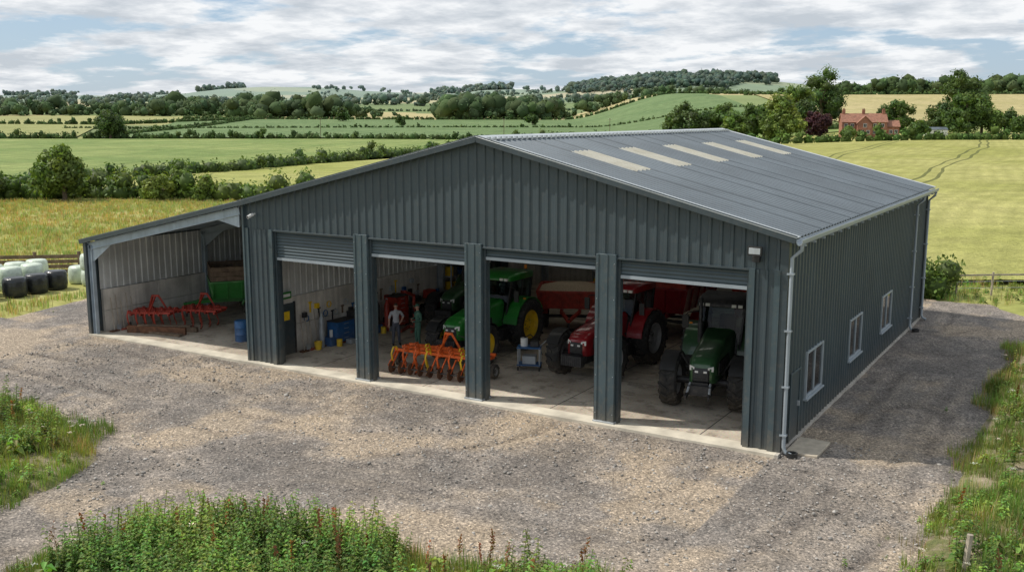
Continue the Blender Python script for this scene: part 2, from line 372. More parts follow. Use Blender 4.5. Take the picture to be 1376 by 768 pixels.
# ------------------------------------------------------------------ gravel yard
paths=[smooth_path(p) for p in [
 [(-7.6,.5),(-8,-2.5),(-10.5,-5.3),(-16,-6),(-24,-4.6),(-38,-5),(-60,-8)],
 [(-12.8,0),(-13.2,-3),(-16,-4.6),(-22,-3.2),(-30,-2.4),(-45,-4)],
 [(-3,0),(-2.2,-3.2),(-4,-6),(-9,-7.6),(-12.6,-10),(-13.2,-14),(-14,-22)],
 [(2.3,24),(2.2,14),(2.0,4),(1.6,-2.5),(-.8,-6),(-5,-8.2),(-10,-8.6)],
 [(2.6,6),(2.9,-3),(2.2,-9),(3,-16),(5,-30)],
 [(2.3,16),(3.3,20.5),(8,23.2),(31,31)]]]
xs=np.arange(-50,13,.13);ys=np.arange(-30,30,.13)
X,Y=np.meshgrid(xs,ys,indexing='ij')
sd=gravel_inside(X,Y)+vnoise(X,Y,2.2,5,4)*1.3
rut=np.zeros(X.shape);near=np.zeros(X.shape)
for i,p in enumerate(paths):
    d=pdist(X,Y,p);d=d+vnoise(X,Y,3,11+i,3)*.5
    pat=np.clip(.35+3.0*vnoise(X,Y,3.2,32+i,4),0,1)
    w=np.exp(-((d-.95)/.20)**4);rut=np.maximum(rut,w*pat);near=np.maximum(near,pat*(np.exp(-((np.abs(d-.95)-.42)/.20)**2)+.5*np.exp(-(d/.5)**2)))
inside=sstep(1.1,.2,sd)
relief=vnoise(X,Y,3,21,5)*.11+vnoise(X,Y,.5,22,3)*.06
tread=np.sin((X*1.1+Y*.8)*15)*.026*rut
Z=.035+relief-rut*.045+near*.02+tread-(1-inside)*.22
Z=np.where((Y>-.05)&(Y<22.6)&(X<-.0)&(X>-30.3),np.minimum(Z,.0),Z)
Z=np.where((Y>-1.0)&(Y<=-.05)&(X>-30.8)&(X<.3),np.minimum(Z,.085),Z)
C=np.stack([np.clip(rut*(.7+.3*np.sin((X*1.1+Y*.8)*15)),0,1),np.clip(near*(.7+1.2*vnoise(X,Y,4,77,3)),0,1),np.clip(.5+vnoise(X,Y,2.6,88,5)*2.3,0,1)],-1).reshape(-1,3)
def gravel_mat():
    m,nt,b=newmat('gravel');g=nd(nt,'ShaderNodeNewGeometry');P=g.outputs['Position']
    a=nd(nt,'ShaderNodeAttribute',attribute_name='Col');s=nd(nt,'ShaderNodeSeparateColor');nt.links.new(a.outputs['Color'],s.inputs[0])
    n=noise(nt,P,.2,4,.6,'2D');r=ramp(nt,[(.34,(.185,.172,.162)),(.5,(.25,.224,.202)),(.60,(.31,.268,.225)),(.74,(.42,.345,.265))]);nt.links.new(n.outputs[0],r.inputs[0])
    n1=noise(nt,P,1.3,4,.7,'2D');c=mix(nt,.7,r.outputs[0],n1.outputs[0],'OVERLAY')
    f=mrange(nt,s.outputs[2],.60,.85,0,.6);c=mix(nt,f,c,(.43,.35,.26))
    f=mrange(nt,s.outputs[2],.40,.15,0,.55);c=mix(nt,f,c,(.145,.134,.127))
    c=mix(nt,math_(nt,'MULTIPLY',s.outputs[1],.38),c,(.38,.325,.26))
    c=mix(nt,math_(nt,'MULTIPLY',s.outputs[0],.55),c,(.13,.110,.093))
    vo=nd(nt,'ShaderNodeTexVoronoi',voronoi_dimensions='2D');vo.inputs['Scale'].default_value=26;nt.links.new(P,vo.inputs['Vector'])
    sv=nd(nt,'ShaderNodeSeparateColor');nt.links.new(vo.outputs['Color'],sv.inputs[0])
    st=ramp(nt,[(0,(.5,.5,.5)),(.4,(.92,.91,.89)),(.86,(1.28,1.25,1.2)),(1,(2.1,2.04,1.95))]);nt.links.new(sv.outputs[0],st.inputs[0])
    c=mix(nt,.8,c,st.outputs[0],'MULTIPLY')
    n6=noise(nt,P,9,3,.75,'2D');st2=ramp(nt,[(.3,(.55,.55,.55)),(.7,(1.45,1.42,1.38))]);nt.links.new(n6.outputs[0],st2.inputs[0])
    c=mix(nt,.85,c,st2.outputs[0],'MULTIPLY')
    nt.links.new(c,b.inputs['Base Color']);b.inputs['Roughness'].default_value=.9;b.inputs['Specular IOR Level'].default_value=.2
    n7=noise(nt,P,12,3,.8,'2D')
    bp=nd(nt,'ShaderNodeBump');bp.inputs['Strength'].default_value=.9;bp.inputs['Distance'].default_value=.06;nt.links.new(n7.outputs[0],bp.inputs['Height']);nt.links.new(bp.outputs[0],b.inputs['Normal'])
    return m
fast_mesh('gravel_yard',np.stack([X,Y,Z],-1).reshape(-1,3),gridq(len(xs),len(ys)),gravel_mat(),C,smooth=True)
def ico():
    t=(1+5**.5)/2;v=np.array([(-1,t,0),(1,t,0),(-1,-t,0),(1,-t,0),(0,-1,t),(0,1,t),(0,-1,-t),(0,1,-t),(t,0,-1),(t,0,1),(-t,0,-1),(-t,0,1)],float);v/=np.linalg.norm(v[0])
    f=np.array([(0,11,5),(0,5,1),(0,1,7),(0,7,10),(0,10,11),(1,5,9),(5,11,4),(11,10,2),(10,7,6),(7,1,8),(3,9,4),(3,4,2),(3,2,6),(3,6,8),(3,8,9),(4,9,5),(2,4,11),(6,2,10),(8,6,7),(9,8,1)])
    return v,f
IV,IF=ico()
N=14000
px=rng.uniform(-30,5,N);py=rng.uniform(-14,2,N);ok=gravel_inside(px,py)<.3;ok&=~((py>-.6)&(px<.1));px=px[ok];py=py[ok];N=len(px)
r=rng.gamma(2.2,.007,N)+.008
vv=IV[None]*(1+rng.uniform(-.3,.3,(N,12,1)))*r[:,None,None]*np.array([1,1,.65])+np.stack([px,py,np.full(N,.05)],-1)[:,None]
ff=IF[None]+np.arange(N)[:,None,None]*12
cc=np.repeat((rng.uniform(.16,.48,N)[:,None]*np.array([1,.94,.86]))[:,None],12,1)
fast_mesh('loose_gravel_stones',vv.reshape(-1,3),ff.reshape(-1,3),'stone',cc.reshape(-1,3))
# ------------------------------------------------------------------ vegetation generators
def clumps(centers,radii,nl,ls,base,var=.35,core=.78,flat=1.0):
    centers=np.asarray(centers,float);N=len(centers);radii=np.asarray(radii,float)
    base=np.asarray(base,float);tv,tf=IV,IF;k=len(tv)
    cf=rng.uniform(1-var,1+var,(N,1))*np.concatenate([rng.uniform(.9,1.2,(N,1)),np.ones((N,1)),rng.uniform(.8,1.1,(N,1))],1)
    cb=base*cf
    v=tv[None]*(core*(1+rng.uniform(-.25,.25,(N,k,1))))*radii[:,None,None]*np.array([1,1,flat])+centers[:,None]
    f=tf[None]+np.arange(N)[:,None,None]*k
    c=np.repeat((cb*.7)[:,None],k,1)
    Vs=[v.reshape(-1,3)];Fs=[f.reshape(-1,3)];Cs=[c.reshape(-1,3)]
    if nl>0:
        n=N*nl;ci=np.repeat(np.arange(N),nl)
        d=rng.normal(size=(n,3));d[:,2]=d[:,2]*.9+.3;d/=np.linalg.norm(d,axis=1)[:,None]
        p=centers[ci]+d*radii[ci][:,None]*rng.uniform(.72,1.2,(n,1))*np.array([1,1,flat])
        nn=d+rng.normal(size=(n,3))*.55;nn/=np.linalg.norm(nn,axis=1)[:,None]
        t=np.cross(nn,rng.normal(size=(n,3)));t/=np.linalg.norm(t,axis=1)[:,None]+1e-9;b=np.cross(nn,t)
        s=(ls*rng.uniform(.6,1.4,n))[:,None]
        q=np.stack([p-t*s,p+b*s*.55,p+t*s,p-b*s*.55],1)
        o=len(Vs[0]);qi=o+np.arange(n)[:,None]*4
        Vs.append(q.reshape(-1,3));Fs.append(np.concatenate([qi+[0,1,2],qi+[0,2,3]],0))
        lc=cb[ci]*rng.uniform(.65,1.45,(n,1));Cs.append(np.repeat(lc[:,None],4,1).reshape(-1,3))
    return np.concatenate(Vs),np.concatenate(Fs),np.concatenate(Cs)
def tree(name,u,v,h,r,col,nc=34,nl=110,ls=.3,low=.12):
    x,y=W(u,v);z=float(height(x,y));root=empty(name,(x,y,z))
    mb=MB();tr=h*.028+.06
    top=Vector((random.uniform(-.3,.3),random.uniform(-.3,.3),h*.62))
    mb.tube([(0,0,-.3),(0.02,0,h*.2),top*.6,top],[tr*1.3,tr,tr*.7,tr*.3],'bark',8)
    C=[];R=[];lob=[(random.uniform(0,6.28),random.uniform(.75,1.2)) for _ in range(5)]
    for i in range(nc):
        while True:
            d=np.array([random.uniform(-1,1) for _ in range(3)]);l=np.linalg.norm(d)
            if .35<l<1:break
        an=math.atan2(d[1],d[0]);m_=min(lob,key=lambda q:abs(math.sin((q[0]-an)/2)))[1]
        prof=(1-.25*max(0,d[2]))*m_
        p=np.array([d[0]*r*.80*prof,d[1]*r*.80*prof,h*(low+(1-low)/2)+d[2]*h*(1-low)/2*.82*(.6+.4*m_)])
        C.append(p);R.append(r*random.uniform(.17,.36))
    for i in range(0,min(nc,9)):
        s=Vector((0,0,h*random.uniform(.2,.5)));e=Vector(C[i]);mb.tube([s,(s+e)/2+Vector((0,0,h*.03)),e],[tr*.5,tr*.35,tr*.15],'bark',6)
    mb.obj('trunk',root)
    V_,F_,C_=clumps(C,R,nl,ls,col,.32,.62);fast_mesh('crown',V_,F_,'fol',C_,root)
    return root
def hedge(name,pts,h,w,step,nl,ls,col,var=.25,gap=0,hvar=.35):
    P=[];R=[]
    for (a,b),(c,d) in zip(pts[:-1],pts[1:]):
        L=math.hypot(c-a,d-b);n=max(1,int(L/step))
        for i in range(n):
            if random.random()<gap: continue
            t=(i+random.random())/n;u=a+(c-a)*t+random.uniform(-w,w)*.3;v=b+(d-b)*t+random.uniform(-w,w)*.3
            x,y=W(u,v);z=float(height(x,y));hh=h*(1+random.uniform(-hvar,hvar))
            if random.random()<.05: hh*=1.5
            rr=w*.5*random.uniform(.75,1.15);nz=max(1,int(hh/(rr*1.1)))
            for k in range(nz):
                P.append((x+random.uniform(-.2,.2)*w,y+random.uniform(-.2,.2)*w,z+min(hh-rr*.8,rr*.5+k*rr*1.1)));R.append(rr)
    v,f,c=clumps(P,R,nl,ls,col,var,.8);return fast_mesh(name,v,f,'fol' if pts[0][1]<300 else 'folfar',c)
G1=(.085,.145,.036);G2=(.115,.18,.042);G3=(.17,.235,.055);G4=(.068,.115,.036)
hedge('hedgerow',[(-100,106),(-64,113),(-59,115),(-50,117),(-41,116),(-33,114),(-10,118)],2.5,2.6,.8,80,.22,G2)
hedge('hedgerow',[(-90,128),(-68,137),(-63.4,147.5),(-48.7,168.7),(-36.5,206),(-23.4,246),(5,300),(20,380)],2.4,2.8,1.3,45,.30,G1)
hedge('hedgerow',[(-330,398),(-155,400),(-60,392),(-10,378),(60,372),(130,380)],2.8,3.2,1.5,16,.5,G4,hvar=.2)
hedge('hedgerow',[(60,302),(100,301),(150,303),(260,300)],2.8,3.4,1.6,30,.42,G1)
hedge('hedgerow',[(-400,648),(-262,645),(-200,800),(-260,805),(60,802),(240,790)],3.2,4,2.2,8,.8,G4,hvar=.2)
hedge('hedgerow',[(-205,800),(-168,404)],2.4,3,2,8,.7,G4,hvar=.2)
hedge('hedgerow',[(-250,560),(-60,580),(140,560)],1.8,2.4,1.6,6,.6,G4,hvar=.15)
hedge('hedgerow',[(165,718),(480,720)],3.4,4.5,2.6,10,.9,G4)
hedge('hedgerow',[(135,415),(240,418),(330,416)],3.0,4,2,14,.7,G1)
hedge('hedgerow',[(-700,1150),(-200,1120),(300,1140)],3.2,4.5,2.8,3,.9,tuple(.85*a+.15*b for a,b in zip(G4,(.25,.33,.33))),hvar=.2)  # far hedge, a little blue-grey haze painted into its leaf colour
hedge('roadside_hedge',[(18.5,51.5),(21,52.2),(23.3,53)],1.9,1.9,.35,240,.11,G2)
tree('field_bush',-50.5,112.5,6.2,3.3,G2,50,150,.24,.02)
tree('hawthorn_bush',-60,113,3.4,2.2,G2,20,120,.2,.0)
tree('hawthorn_bush',-40,113,3.2,2.0,G3,16,120,.2,.0)
tree('hawthorn_bush',-35,113,2.6,1.6,G3,14,120,.2,.0)
tree('oak_tree',-.397*400,398,11,6.4,G4,50,110,.42,.08)
tree('oak_tree',-.168*740,742,10,6,G4,20,50,.8,.05)
tree('oak_tree',-.11*640,640,7,4.2,G4,20,50,.7,.05)
tree('oak_tree',.02*640,640,7,4.6,G4,20,50,.7,.05)
tree('small_field_tree',-.249*392,392,4.9,2.4,G1,14,60,.35,.05)
for i,(k,v,h,r,c) in enumerate([(.142,330,4,4.6,G1),(.160,335,10.5,4.8,G1),(.176,330,13.5,6.0,G4),(.192,338,12,5.4,G1),(.207,335,14,6.4,G1),(.222,322,9.5,5,G2),(.240,340,12.5,5.4,G1),
    (.266,324,16.5,7.6,G3),(.258,320,9,5.2,G2),(.275,320,9,5.0,G3),(.291,350,13,5.6,G4),(.304,326,10,5.0,(.075,.032,.040)),(.306,420,24,9.5,G1),(.283,400,18,7.5,G2),(.315,420,17,6.5,G4),
    (.334,322,3.5,2.8,G2),(.405,322,5,3.7,G1),(.425,345,11,5.6,G4),(.440,335,9.5,5.4,G1),(.452,345,15.5,7,G1),(.466,350,13,6,G2),(.438,470,24,9,G1),(.455,470,18,8,G4),(.477,345,8.5,5,G2),(.49,360,7.5,5,G4),(.505,340,6,4.4,G1),(.385,352,12,5.2,G1),(.372,356,10,4.6,G4),(.228,330,7.5,4.8,G4),(.25,345,12,5,G1),(.198,345,10,5,G2)]):
    tree('garden_tree' if i else 'garden_shrub',k*v,v,h,r,c,38,80,.42,.02)
def woods(name,specs,col,haze=0,hz=(.25,.33,.34),nl=7):
    P=[];R=[]
    for (k0,v0,k1,v1,n,h,sp) in specs:
        for i in range(n):
            t=random.random();k=k0+(k1-k0)*t;v=v0+(v1-v0)*t+random.gauss(0,sp);u=k*v
            x,y=W(u,v);z=float(height(x,y));hh=h*random.choice([.4,.6,.8,1,1.2])*random.uniform(.85,1.15)
            for q in range(4):
                rr=hh*random.uniform(.24,.40);P.append((x+random.uniform(-.4,.4)*hh,y+random.uniform(-.4,.4)*hh,z+hh*random.uniform(.2,.70)));R.append(rr)
    b=np.array(col)*(1-haze)+np.array(hz)*haze  # aerial haze painted into the tree colour, no real atmosphere
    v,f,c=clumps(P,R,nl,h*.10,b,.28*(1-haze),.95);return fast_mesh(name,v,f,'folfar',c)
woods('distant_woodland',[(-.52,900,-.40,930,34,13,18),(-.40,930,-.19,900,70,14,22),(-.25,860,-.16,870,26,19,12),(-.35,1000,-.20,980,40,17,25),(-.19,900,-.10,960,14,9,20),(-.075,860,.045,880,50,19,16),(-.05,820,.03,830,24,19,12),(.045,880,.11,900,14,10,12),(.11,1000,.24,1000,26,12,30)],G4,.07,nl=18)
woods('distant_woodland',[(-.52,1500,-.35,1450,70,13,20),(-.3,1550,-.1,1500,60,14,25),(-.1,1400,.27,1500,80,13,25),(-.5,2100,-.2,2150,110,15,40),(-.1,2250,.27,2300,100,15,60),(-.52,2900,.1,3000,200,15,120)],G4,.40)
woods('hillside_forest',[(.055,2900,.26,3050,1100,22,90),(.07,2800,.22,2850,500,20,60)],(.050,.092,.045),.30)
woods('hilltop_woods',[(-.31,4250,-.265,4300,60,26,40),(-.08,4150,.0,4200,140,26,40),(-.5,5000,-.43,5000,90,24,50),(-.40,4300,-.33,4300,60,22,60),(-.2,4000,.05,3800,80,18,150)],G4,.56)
woods('ridge_tree_line',[(.30,745,.37,748,26,9,5),(.37,748,.44,745,34,12,6),(.44,745,.56,742,44,12,6),(.31,760,.56,760,50,11,8)],G4,.04,nl=16)
for k,v in [(-.190,395),(-.008,390),(.097,395)]:
    x,y=W(k*v,v);z=float(height(x,y));e=empty('utility_pole',(x,y,z));mb=MB();mb.cyl((0,0,-.3),(0,0,8),.13,'wood',8,.09);mb.ob((-.7,0,7.6),(.7,0,7.6),.1,.1,'wood');mb.cyl((-.6,0,7.65),(-.6,0,7.85),.05,'white',6);mb.cyl((.6,0,7.65),(.6,0,7.85),.05,'white',6);mb.obj('pole',e)
# ------------------------------------------------------------------ farmhouse
hx,hy=W(.351*330,330);hz=float(height(hx,hy));H=empty('brick_farmhouse',(hx,hy,hz),A-.15)
def gable_house(mb,x0,x1,y0,y1,e,rg,axis='x'):
    mb.bx(x0,x1,y0,y1,-.5,e,'brick')
    if axis=='x':
        m=(y0+y1)/2;o=.3
        mb.add([(x0,y0,e),(x1,y0,e),(x1,y1,e),(x0,y1,e),(x0,m,rg),(x1,m,rg)],[(0,4,3),(1,2,5)],'brick')
        for s,yy in ((-1,y0-o),(1,y1+o)):
            mb.ob((x0-o,(yy+m)/2,(e-.15+rg)/2+.06),(x1+o,(yy+m)/2,(e-.15+rg)/2+.06),math.hypot(yy-m,rg-e+.15),.14,'tile',up=Vector((0,s*(rg-e),abs(yy-m))))
    else:
        m=(x0+x1)/2;o=.3
        mb.add([(x0,y0,e),(x1,y0,e),(x1,y1,e),(x0,y1,e),(m,y0,rg),(m,y1,rg)],[(0,1,4),(2,3,5)],'brick')
        for s,xx in ((-1,x0-o),(1,x1+o)):
            mb.ob(((xx+m)/2,y0-o,(e-.15+rg)/2+.06),((xx+m)/2,y1+o,(e-.15+rg)/2+.06),math.hypot(xx-m,rg-e+.15),.14,'tile',up=Vector((s*(rg-e),0,abs(xx-m))))
mb=MB();gable_house(mb,-8,6,-3,3,4.6,7.4);mb.obj('main_range',H)
mb=MB();gable_house(mb,-3.5,1,-5,0,4.2,6.6,'y');mb.obj('front_wing',H)
mb=MB();gable_house(mb,6.02,10,-2.4,2.4,3.2,5.2);mb.obj('side_wing',H)
mb=MB()
for x in (-7.2,-1,5.3): mb.bx(x-.45,x+.45,-.4,.4,6.8,8.7,'brick');mb.cyl((x-.2,0,8.7),(x-.2,0,9.1),.13,'tile',8);mb.cyl((x+.2,0,8.7),(x+.2,0,9.1),.13,'tile',8)
mb.obj('chimneys',H)
mb=MB()
def hwin(x,y,z,w=1.1,h=1.2):
    mb.bx(x-w/2,x+w/2,y-.06,y+.02,z,z+h,'white');mb.bx(x-w/2+.1,x-.04,y-.08,y-.062,z+.1,z+h-.1,'black');mb.bx(x+.04,x+w/2-.1,y-.08,y-.062,z+.1,z+h-.1,'black')
for x in (-6.8,-4.8,2.3,4.6): hwin(x,-3,.9);hwin(x,-3,3.0)
hwin(-1.9,-5,.9);hwin(-.2,-5,.9);hwin(-1.2,-5,3.0);hwin(7.4,-2.4,1);hwin(9,-2.4,1);mb.bx(3.1,4.0,-3.05,-3.0,0,2.1,'white')
mb.obj('windows_and_door',H)
bx_,by_=W(.42*332,332);e=empty('white_outbuilding',(bx_,by_,float(height(bx_,by_))),A);mb=MB();mb.bx(-3.5,3.5,-1.5,1.5,-.3,1.9,'white');mb.ob((-3.7,-.8,2.35),(3.7,-.8,2.35),1.9,.1,'roof',up=(0,-.5,1));mb.ob((-3.7,.8,2.35),(3.7,.8,2.35),1.9,.1,'roof',up=(0,.5,1));mb.bx(-1,0,-1.54,-1.5,0,1.6,'black');mb.obj('shed_body',e)
# ------------------------------------------------------------------ the steel farm shed
S=empty('farm_shed')
LX=-30.3   # outer wall line of the lean-to
def rz(x):
    if x>-10: return 8.8-.25*(x+10)
    if x>-20.8: return 8.8-.235*(-10-x)
    return 6.262-.215*(-20.8-x)
X1,Y1=Vector((1,0,0)),Vector((0,1,0));Z1=Vector((0,0,1))
mb=MB();mb.ribbed((-20.8,0,0),X1,Z1,20.8,lambda t:5.28,lambda t:rz(-20.8+t)-.03,(0,-1,0),'clad',d=.04);mb.obj('front_gable_cladding',S,smooth=False)
mb=MB()
segs=[(0,.9,[(.12,6.25)]),(.9,1.85,[(2.15,6.25)]),(1.85,2.5,[(.12,6.25)])]
wins=[(2.5,4.4),(8.0,9.9),(13.4,15.3)]
prev=2.5
for a,b in wins:
    if a>prev: segs.append((prev,a,[(.12,6.25)]))
    segs.append((a,b,[(.12,1.05),(2.5,6.25)]));prev=b
segs.append((prev,22.4,[(.12,6.25)]))
for a,b,zz in segs:
    for z0,z1 in zz: mb.ribbed((0,0,0),Y1,Z1,b,z0,z1,X1,'clad',t0=a,d=.04)
mb.obj('side_wall_cladding',S,smooth=False)
mb=MB()
for a,b in wins:
    mb.bx(-.05,.07,a,a+.07,1.05,2.5,'pvc');mb.bx(-.05,.07,b-.07,b,1.05,2.5,'pvc');mb.bx(-.05,.068,a+.07,b-.07,1.05,1.12,'pvc');mb.bx(-.05,.068,a+.07,b-.07,2.43,2.5,'pvc')
    m=(a+b)/2;mb.bx(-.02,.06,m-.03,m+.03,1.12,2.43,'pvc');mb.bx(.0,.13,a-.06,b+.06,.99,1.047,'pvc')
mb.obj('window_frames',S,.006)
mb=MB()
for a,b in wins: mb.bx(.01,.02,a+.07,b-.07,1.12,2.43,'win')
mb.obj('window_glass',S)
mb=MB();mb.bx(-.04,.03,.9,1.85,.1,2.15,'clad_trim');mb.bx(.031,.06,.86,.93,.1,2.19,'column');mb.bx(.031,.06,1.82,1.89,.1,2.19,'column');mb.bx(.031,.058,.93,1.82,2.12,2.19,'column');mb.bx(.03,.1,1.66,1.72,1.05,1.2,'steel');mb.obj('personnel_door',S,.004)
mb=MB();mb.ribbed((-20.8,22.4,0),X1,Z1,20.8,.1,lambda t:rz(-20.8+t)-.03,(0,1,0),'clad');mb.obj('rear_wall_cladding',S,smooth=False)
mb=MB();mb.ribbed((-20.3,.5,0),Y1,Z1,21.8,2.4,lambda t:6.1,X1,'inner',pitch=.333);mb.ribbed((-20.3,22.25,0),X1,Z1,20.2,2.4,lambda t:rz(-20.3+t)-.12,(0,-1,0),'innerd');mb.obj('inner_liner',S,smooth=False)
mb=MB()
y=.6
while y<22.2:
    b=min(y+3.1,22.2)
    for k in range(2): mb.bx(-20.42,-20.22,y+.01,b-.01,.1+k*1.15,.1+(k+1)*1.15-.015,'conc')
    y+=3.1
x=-20.2
while x<-.3:
    b=min(x+3.3,-.25)
    for k in range(2): mb.bx(x+.01,b-.01,22.05,22.22,.1+k*1.15,.1+(k+1)*1.15-.015,'conc')
    x+=3.3
mb.bx(-.22,-.08,2.0,22.0,.1,.98,'conc')
mb.obj('concrete_wall_panels',S,.01)
mb=MB();mb.ribbed((LX,.0,0),Y1,Z1,12,.1,4.12,(-1,0,0),'clad');mb.ribbed((LX+.1,.3,0),Y1,Z1,11.6,2.0,4.05,X1,'inner');mb.ribbed((LX,12,0),X1,Z1,9.5,.1,lambda t:rz(LX+t)-.06,(0,1,0),'clad');mb.ribbed((LX+.15,11.9,0),X1,Z1,9.3,.1,lambda t:rz(LX+t)-.14,(0,-1,0),'inner');mb.obj('lean_to_cladding',S,smooth=False)
mb=MB();y=.35
while y<11.8:
    b=min(y+2.9,11.8)
    for k in range(2): mb.bx(LX+.04,LX+.22,y+.01,b-.01,.1+k*.95,.1+(k+1)*.95-.015,'conc')
    y+=2.9
mb.bx(LX+.3,-20.9,11.7,11.86,.1,1.6,'conc')
mb.obj('lean_to_concrete_walls',S,.01)
d=Vector((1,0,-.25)).normalized();nrm=Vector((.25,0,1)).normalized()
d2=Vector((-1,0,-.235)).normalized();n2=Vector((-.235,0,1)).normalized()
RL=[2.33,6.0,10.0,14.33,18.66]
def slope(dd,nn,Lm,name,dep):
    mb=MB();O=(-10,-.28,8.8);p=0
    for yy in RL:
        a=yy+.28;b=a+1.332
        mb.ribbed(O,Y1,dd,a,0,Lm,nn,'roof',d=dep,t0=p);mb.ribbed(O,Y1,dd,b,0,2.10,nn,'roof',d=dep,t0=a);mb.ribbed(O,Y1,dd,b,4.40,Lm,nn,'roof',d=dep,t0=a);p=b
    mb.ribbed(O,Y1,dd,22.85,0,Lm,nn,'roof',d=dep,t0=p);mb.obj(name,S,smooth=False)
slope(d,nrm,10.62,'roof_right_slope',.045);slope(d2,n2,11.1,'roof_left_slope',.045)
mb=MB();d3=Vector((-1,0,-.215)).normalized();n3=Vector((-.215,0,1)).normalized();mb.ribbed((-20.8,-.28,6.262),Y1,d3,12.4,0,10.0,n3,'roof');mb.obj('lean_to_roof',S,smooth=False)
mb=MB()
for yy in RL:
    mb.ribbed(Vector((-10,-.28,8.8))+nrm*.014,Y1,d,yy+.28+1.332,2.06,4.45,nrm,'rooflight',d=.045,t0=yy+.28)
    mb.ribbed(Vector((-10,-.28,8.8))+n2*.014,Y1,d2,yy+.28+1.332,2.06,4.45,n2,'rooflight',d=.045,t0=yy+.28)  # left-slope rooflights are unseen, added to let light into the bays
mb.obj('rooflights',S,smooth=False)
mb=MB();mb.ob(Vector((-9.8,-.3,8.82)),Vector((-9.8,22.58,8.82)),.44,.02,'ridge',up=nrm);mb.ob(Vector((-10.2,-.3,8.82)),Vector((-10.2,22.58,8.82)),.44,.02,'ridge',up=n2)
for i in range(68): mb.bx(-9.66,-9.56,-.2+i*.333,-.08+i*.333,8.72,8.84,'ridge')
mb.obj('ridge_cap',S)
mb=MB()
def verge(x0,x1,mat,y=-.30,dz=-.02,h=.22):
    mb.ob((x0,y,rz(x0)+dz if x0!=-10 else 8.8+dz),(x1,y,rz(x1)+dz),.05,h,mat)
verge(-10,.33,'clad_trim');verge(-10,-20.8,'clad_trim');mb.ob((-20.8,-.30,6.242),(LX-.28,-.30,rz(LX-.28)-.02),.05,.2,'clad_trim')
mb.ob((-10,-.15,8.8+.045),(.35,-.15,6.2125+.045),.36,.025,'ridge');mb.ob((-10,-.15,8.845),(-20.8,-.15,6.307),.36,.02,'roof');mb.ob((-20.8,-.15,6.307),(LX-.27,-.15,rz(LX-.27)+.045),.36,.02,'roof')
mb.ob((-10,22.5,8.845),(.35,22.5,6.2575),.3,.025,'ridge')
mb.bx(-19.3,-.97,-.075,.0,5.235,5.295,'clad_trim')
mb.bx(-.15,.085,-.07,.0,.1,6.2,'clad_trim');mb.bx(.0,.085,.001,.15,.1,6.2,'clad_trim');mb.bx(-.1,.085,22.35,22.45,.1,6.2,'clad_trim')
mb.obj('flashings',S,.006)
mb=MB()
prof=[(-.09,.08),(-.09,0),(-.06,-.06),(0,-.085),(.06,-.06),(.09,0),(.09,.08),(.075,.08),(.075,0),(0,-.07),(-.075,0),(-.075,.08)]
mb.rings([[(.41+a,yy,6.13+b) for a,b in prof] for yy in (-.3,22.58)],'pvc')
for yy in np.arange(0,22.5,1.0): mb.bx(.30,.52,yy,yy+.03,6.01,6.07,'pvc')
mb.obj('gutter',S)
def downpipe(yy):
    mb=MB();mb.tube([(.41,yy,6.06),(.41,yy,5.9),(.16,yy,5.66),(.16,yy,.28),(.22,yy,.14),(.38,yy,.08)],.055,'pvc',10)
    for z in (5.2,3.6,2.0,.6): mb.bx(.05,.24,yy-.075,yy+.075,z,z+.05,'pvc')
    mb.obj('downpipe',S)
for yy in (-.02,19.3,22.25): downpipe(yy)
mb=MB();mb.lathe([(0,.16),(.12,.16),(.12,.11),(.02,.11)],(.42,-.05,.05),'black','Z',12);mb.lathe([(0,.16),(.12,.16),(.12,.11),(.02,.11)],(.42,19.3,.05),'black','Z',12);mb.obj('drain_gullies',S)
def column(xa,xb):
    mb=MB();mb.bx(xa,xb,-.10,.42,.12,5.38,'column')
    w=xb-xa
    mb.bx(xa-.02,xa+.07,-.125,-.101,.12,5.38,'column');mb.bx(xb-.07,xb+.02,-.125,-.101,.12,5.38,'column')
    mb.bx(xa+w*.40,xa+w*.60,-.125,-.101,.12,5.38,'column')
    mb.bx(xb+.001,xb+.022,-.10,-.02,.12,5.38,'column');mb.bx(xb+.001,xb+.022,.34,.42,.12,5.38,'column');mb.bx(xb+.001,xb+.022,.10,.2,.12,5.38,'column')
    mb.bx(xa-.05,xb+.05,-.16,.46,.09,.16,'steel')
    for z in (.4,1.6,2.8,4.0,5.1): mb.cyl((xa+.025,-.14,z),(xa+.025,-.12,z),.014,'steel',6);mb.cyl((xb-.025,-.14,z),(xb-.025,-.12,z),.014,'steel',6)
    mb.obj('door_column',S,.006)
for a,b in ((-15.33,-14.76),(-10.58,-9.97),(-5.75,-5.12)): column(a,b)
def pier(xa,xb):
    mb=MB();mb.bx(xa+.03,xb-.03,.01,.45,.1,5.9,'clad_trim');mb.ribbed((xa,-.02,0),X1,Z1,xb-xa,.12,5.28,(0,-1,0),'clad',pitch=.26)
    mb.bx(xa-.03,xa+.14,-.10,.0,.1,5.30,'column');mb.bx(xb-.14,xb+.03,-.10,.0,.1,5.30,'column')
    mb.obj('corner_pier',S,0)
pier(-.98,-.15);pier(-20.7,-19.35)
mb=MB();mb.bx(-20.82,-20.735,-.14,.47,.1,6.2,'column');mb.obj('pier_corner_trim',S)
